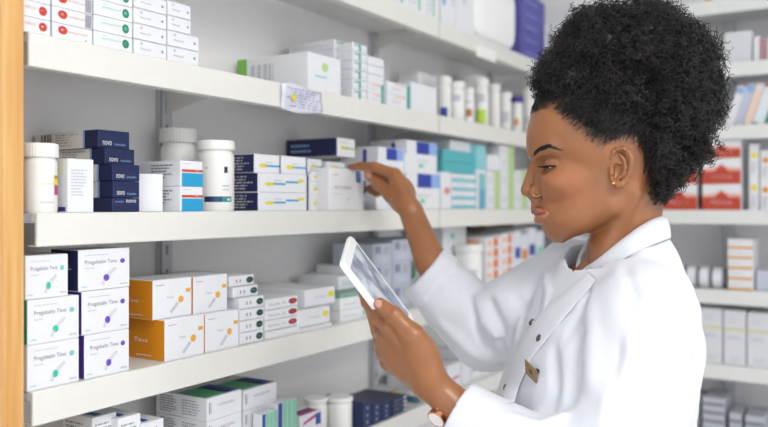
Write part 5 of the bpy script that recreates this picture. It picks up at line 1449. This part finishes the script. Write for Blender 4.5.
def wdisc(r, h0, h1, name, m, parent=None, c=wc+fd*.0222):
    N = 28; vs = []; fs = []
    prof = [(0, h1), (r*.96, h1), (r, h1-.0006), (r, h0)]
    for rr, hh in prof:
        for k in range(N): t_ = 2*math.pi*k/N; vs.append(c+fd*hh+e1*rr*math.cos(t_)+e2*rr*math.sin(t_))
    for i in range(3):
        for k in range(N): k2 = (k+1) % N; fs.append((i*N+k, i*N+k2, (i+1)*N+k2, (i+1)*N+k))
    return pm(name, np.array(vs), np.array(fs), [m], parent or person, smooth=False)
wo = wdisc(.0125, -.001, .0055, 'watch_case', ROSE); wdisc(.0108, .005, .0060, 'watch_dial', mat('f4f1ee', .3), wo)

# ---------------------------------------------------------------- trousers and shoes (below the picture)
Q = Field((.08, .85, -1.5), (.5, 1.35, -.5), .006)
Q.ell((.315, 1.08, -.66), (.115, .16, .12), .02)
for (lx, ly) in ((.325, 1.0), (.305, 1.165)): Q.chain([(lx, ly, -.66), (lx, ly, -1.02), (lx+.005, ly, -1.42)], [.088, .068, .062], .03)
Vq, Fq = Q.mesh(1); pm('trousers', Vq, Fq, [mat('2c3040', .8)])
for (lx, ly) in ((.325, 1.0), (.305, 1.165)):
    S_ = Field((lx-.23, ly-.08, -1.5), (lx+.09, ly+.08, -1.38), .004)
    S_.ell((lx-.06, ly, -1.468), (.13, .045, .045), .01); S_.ell((lx+.01, ly, -1.44), (.05, .038, .05), .02)
    S_.apply(lambda X, Y, Z: (-1.4985-Z)+0*X+0*Y, op='i')
    Vs, Fs = S_.mesh(1); pm('shoe', Vs, Fs, [mat('e8e8ea', .5)])

# ---------------------------------------------------------------- tablet held in the near hand
tc_ = TL+TS/2+TG/2; uS = TS/np.linalg.norm(TS); uG = TG-uS*(TG@uS); lG = np.linalg.norm(uG); uG /= lG; lS = np.linalg.norm(TS)
uN = np.cross(uS, uG); uN = uN if uN@TN > 0 else -uN
tw_loc = c2w(tc_)
tab = empty('tablet', tw_loc, label='white tablet computer with grey screen held in the near hand', cat='tablet')
def rrect(hx, hy, r, n=8):
    out = []
    for cx, cy, a0 in ((hx-r, hy-r, 0), (-hx+r, hy-r, 90), (-hx+r, -hy+r, 180), (hx-r, -hy+r, 270)):
        for k in range(n+1): t_ = math.radians(a0+90*k/n); out.append((cx+r*math.cos(t_), cy+r*math.sin(t_)))
    return out
def slab(name, hx, hy, r, z0, z1, ch, m, parent, oy=0.):
    loops = [(ch, z0), (0, z0+ch), (0, z1-ch), (ch, z1)] if ch else [(0, z0), (0, z1)]
    vs = []; fs = []; N = None
    for ins, z in loops:
        L2 = rrect(hx-ins, hy-ins, max(r-ins, .0005)); N = len(L2)
        for x, y in L2: vs.append(tc_+uS*x+uG*(y+oy)+uN*z)
    for i in range(len(loops)-1):
        for k in range(N): k2 = (k+1) % N; fs.append((i*N+k, i*N+k2, (i+1)*N+k2, (i+1)*N+k))
    V_ = c2w(np.array(vs))-tw_loc
    b_ = MB(); b_.add(V_, fs+[tuple(range(N)), tuple((len(loops)-1)*N+k for k in range(N))], m)
    return b_.build(name, parent)
slab('casing', lS/2, lG/2, .009, -.0078, 0, .0016, mat('f3f4f6', .3), tab)
SCR = bpy.data.materials.new('tablet_screen'); SCR.use_nodes = True; sb_ = SCR.node_tree.nodes['Principled BSDF']
sb_.inputs['Roughness'].default_value = .12
vn = SCR.node_tree.nodes.new('ShaderNodeTexNoise'); vn.inputs['Scale'].default_value = 28; tcs = SCR.node_tree.nodes.new('ShaderNodeTexCoord'); rs = SCR.node_tree.nodes.new('ShaderNodeValToRGB')
rs.color_ramp.elements[0].color = srgb('7e8698')+(1,); rs.color_ramp.elements[0].position = .4; rs.color_ramp.elements[1].color = srgb('c9ced8')+(1,); rs.color_ramp.elements[1].position = .6
SCR.node_tree.links.new(tcs.outputs['Object'], vn.inputs['Vector']); SCR.node_tree.links.new(vn.outputs['Fac'], rs.inputs[0]); SCR.node_tree.links.new(rs.outputs[0], sb_.inputs['Base Color'])
SCR.node_tree.links.new(rs.outputs[0], sb_.inputs['Emission Color']); sb_.inputs['Emission Strength'].default_value = .12
slab('screen', lS/2-.009, lG/2-.014, .002, 0, .0004, 0, SCR, tab)
# ================================================================= light
w = bpy.data.worlds.new('world'); SC.world = w; w.use_nodes = True
bg = w.node_tree.nodes['Background']
bg.inputs[0].default_value = (.93, .96, 1, 1); bg.inputs[1].default_value = 1.22
def added_ceiling_light(x, y, power, label):  # unseen lamps, added to key the face and light the shelf bays
    root = empty('added_ceiling_light', (x, y, 2.7), label=label, cat='lamp', group='added square ceiling lights')
    b = MB(); b.box(-.31, .31, -.31, .31, -.03, 0, mat('f0f0f0', .5), .002); b.build('frame', root)
    m = bpy.data.materials.new('lamp_glow'); m.use_nodes = True
    bs = m.node_tree.nodes['Principled BSDF']
    bs.inputs['Emission Color'].default_value = (1, .98, .95, 1); bs.inputs['Emission Strength'].default_value = power
    b = MB(); b.box(-.29, .29, -.29, .29, -.036, -.031, m); b.build('diffuser', root)
added_ceiling_light(.8, .0, 23, 'added unseen square ceiling light right of the camera, keying the face')
added_ceiling_light(1.9, 1.5, 13, 'added unseen square ceiling light far to the right, reaching into the shelf bays')
added_ceiling_light(1.9, -1.0, 8, 'added unseen square ceiling light behind the camera, reaching into the shelf bays')
vs = SC.view_settings
vs.view_transform = 'Standard'; vs.look = 'None'; vs.gamma = 1; vs.use_curve_mapping = False; vs.exposure = 0.25
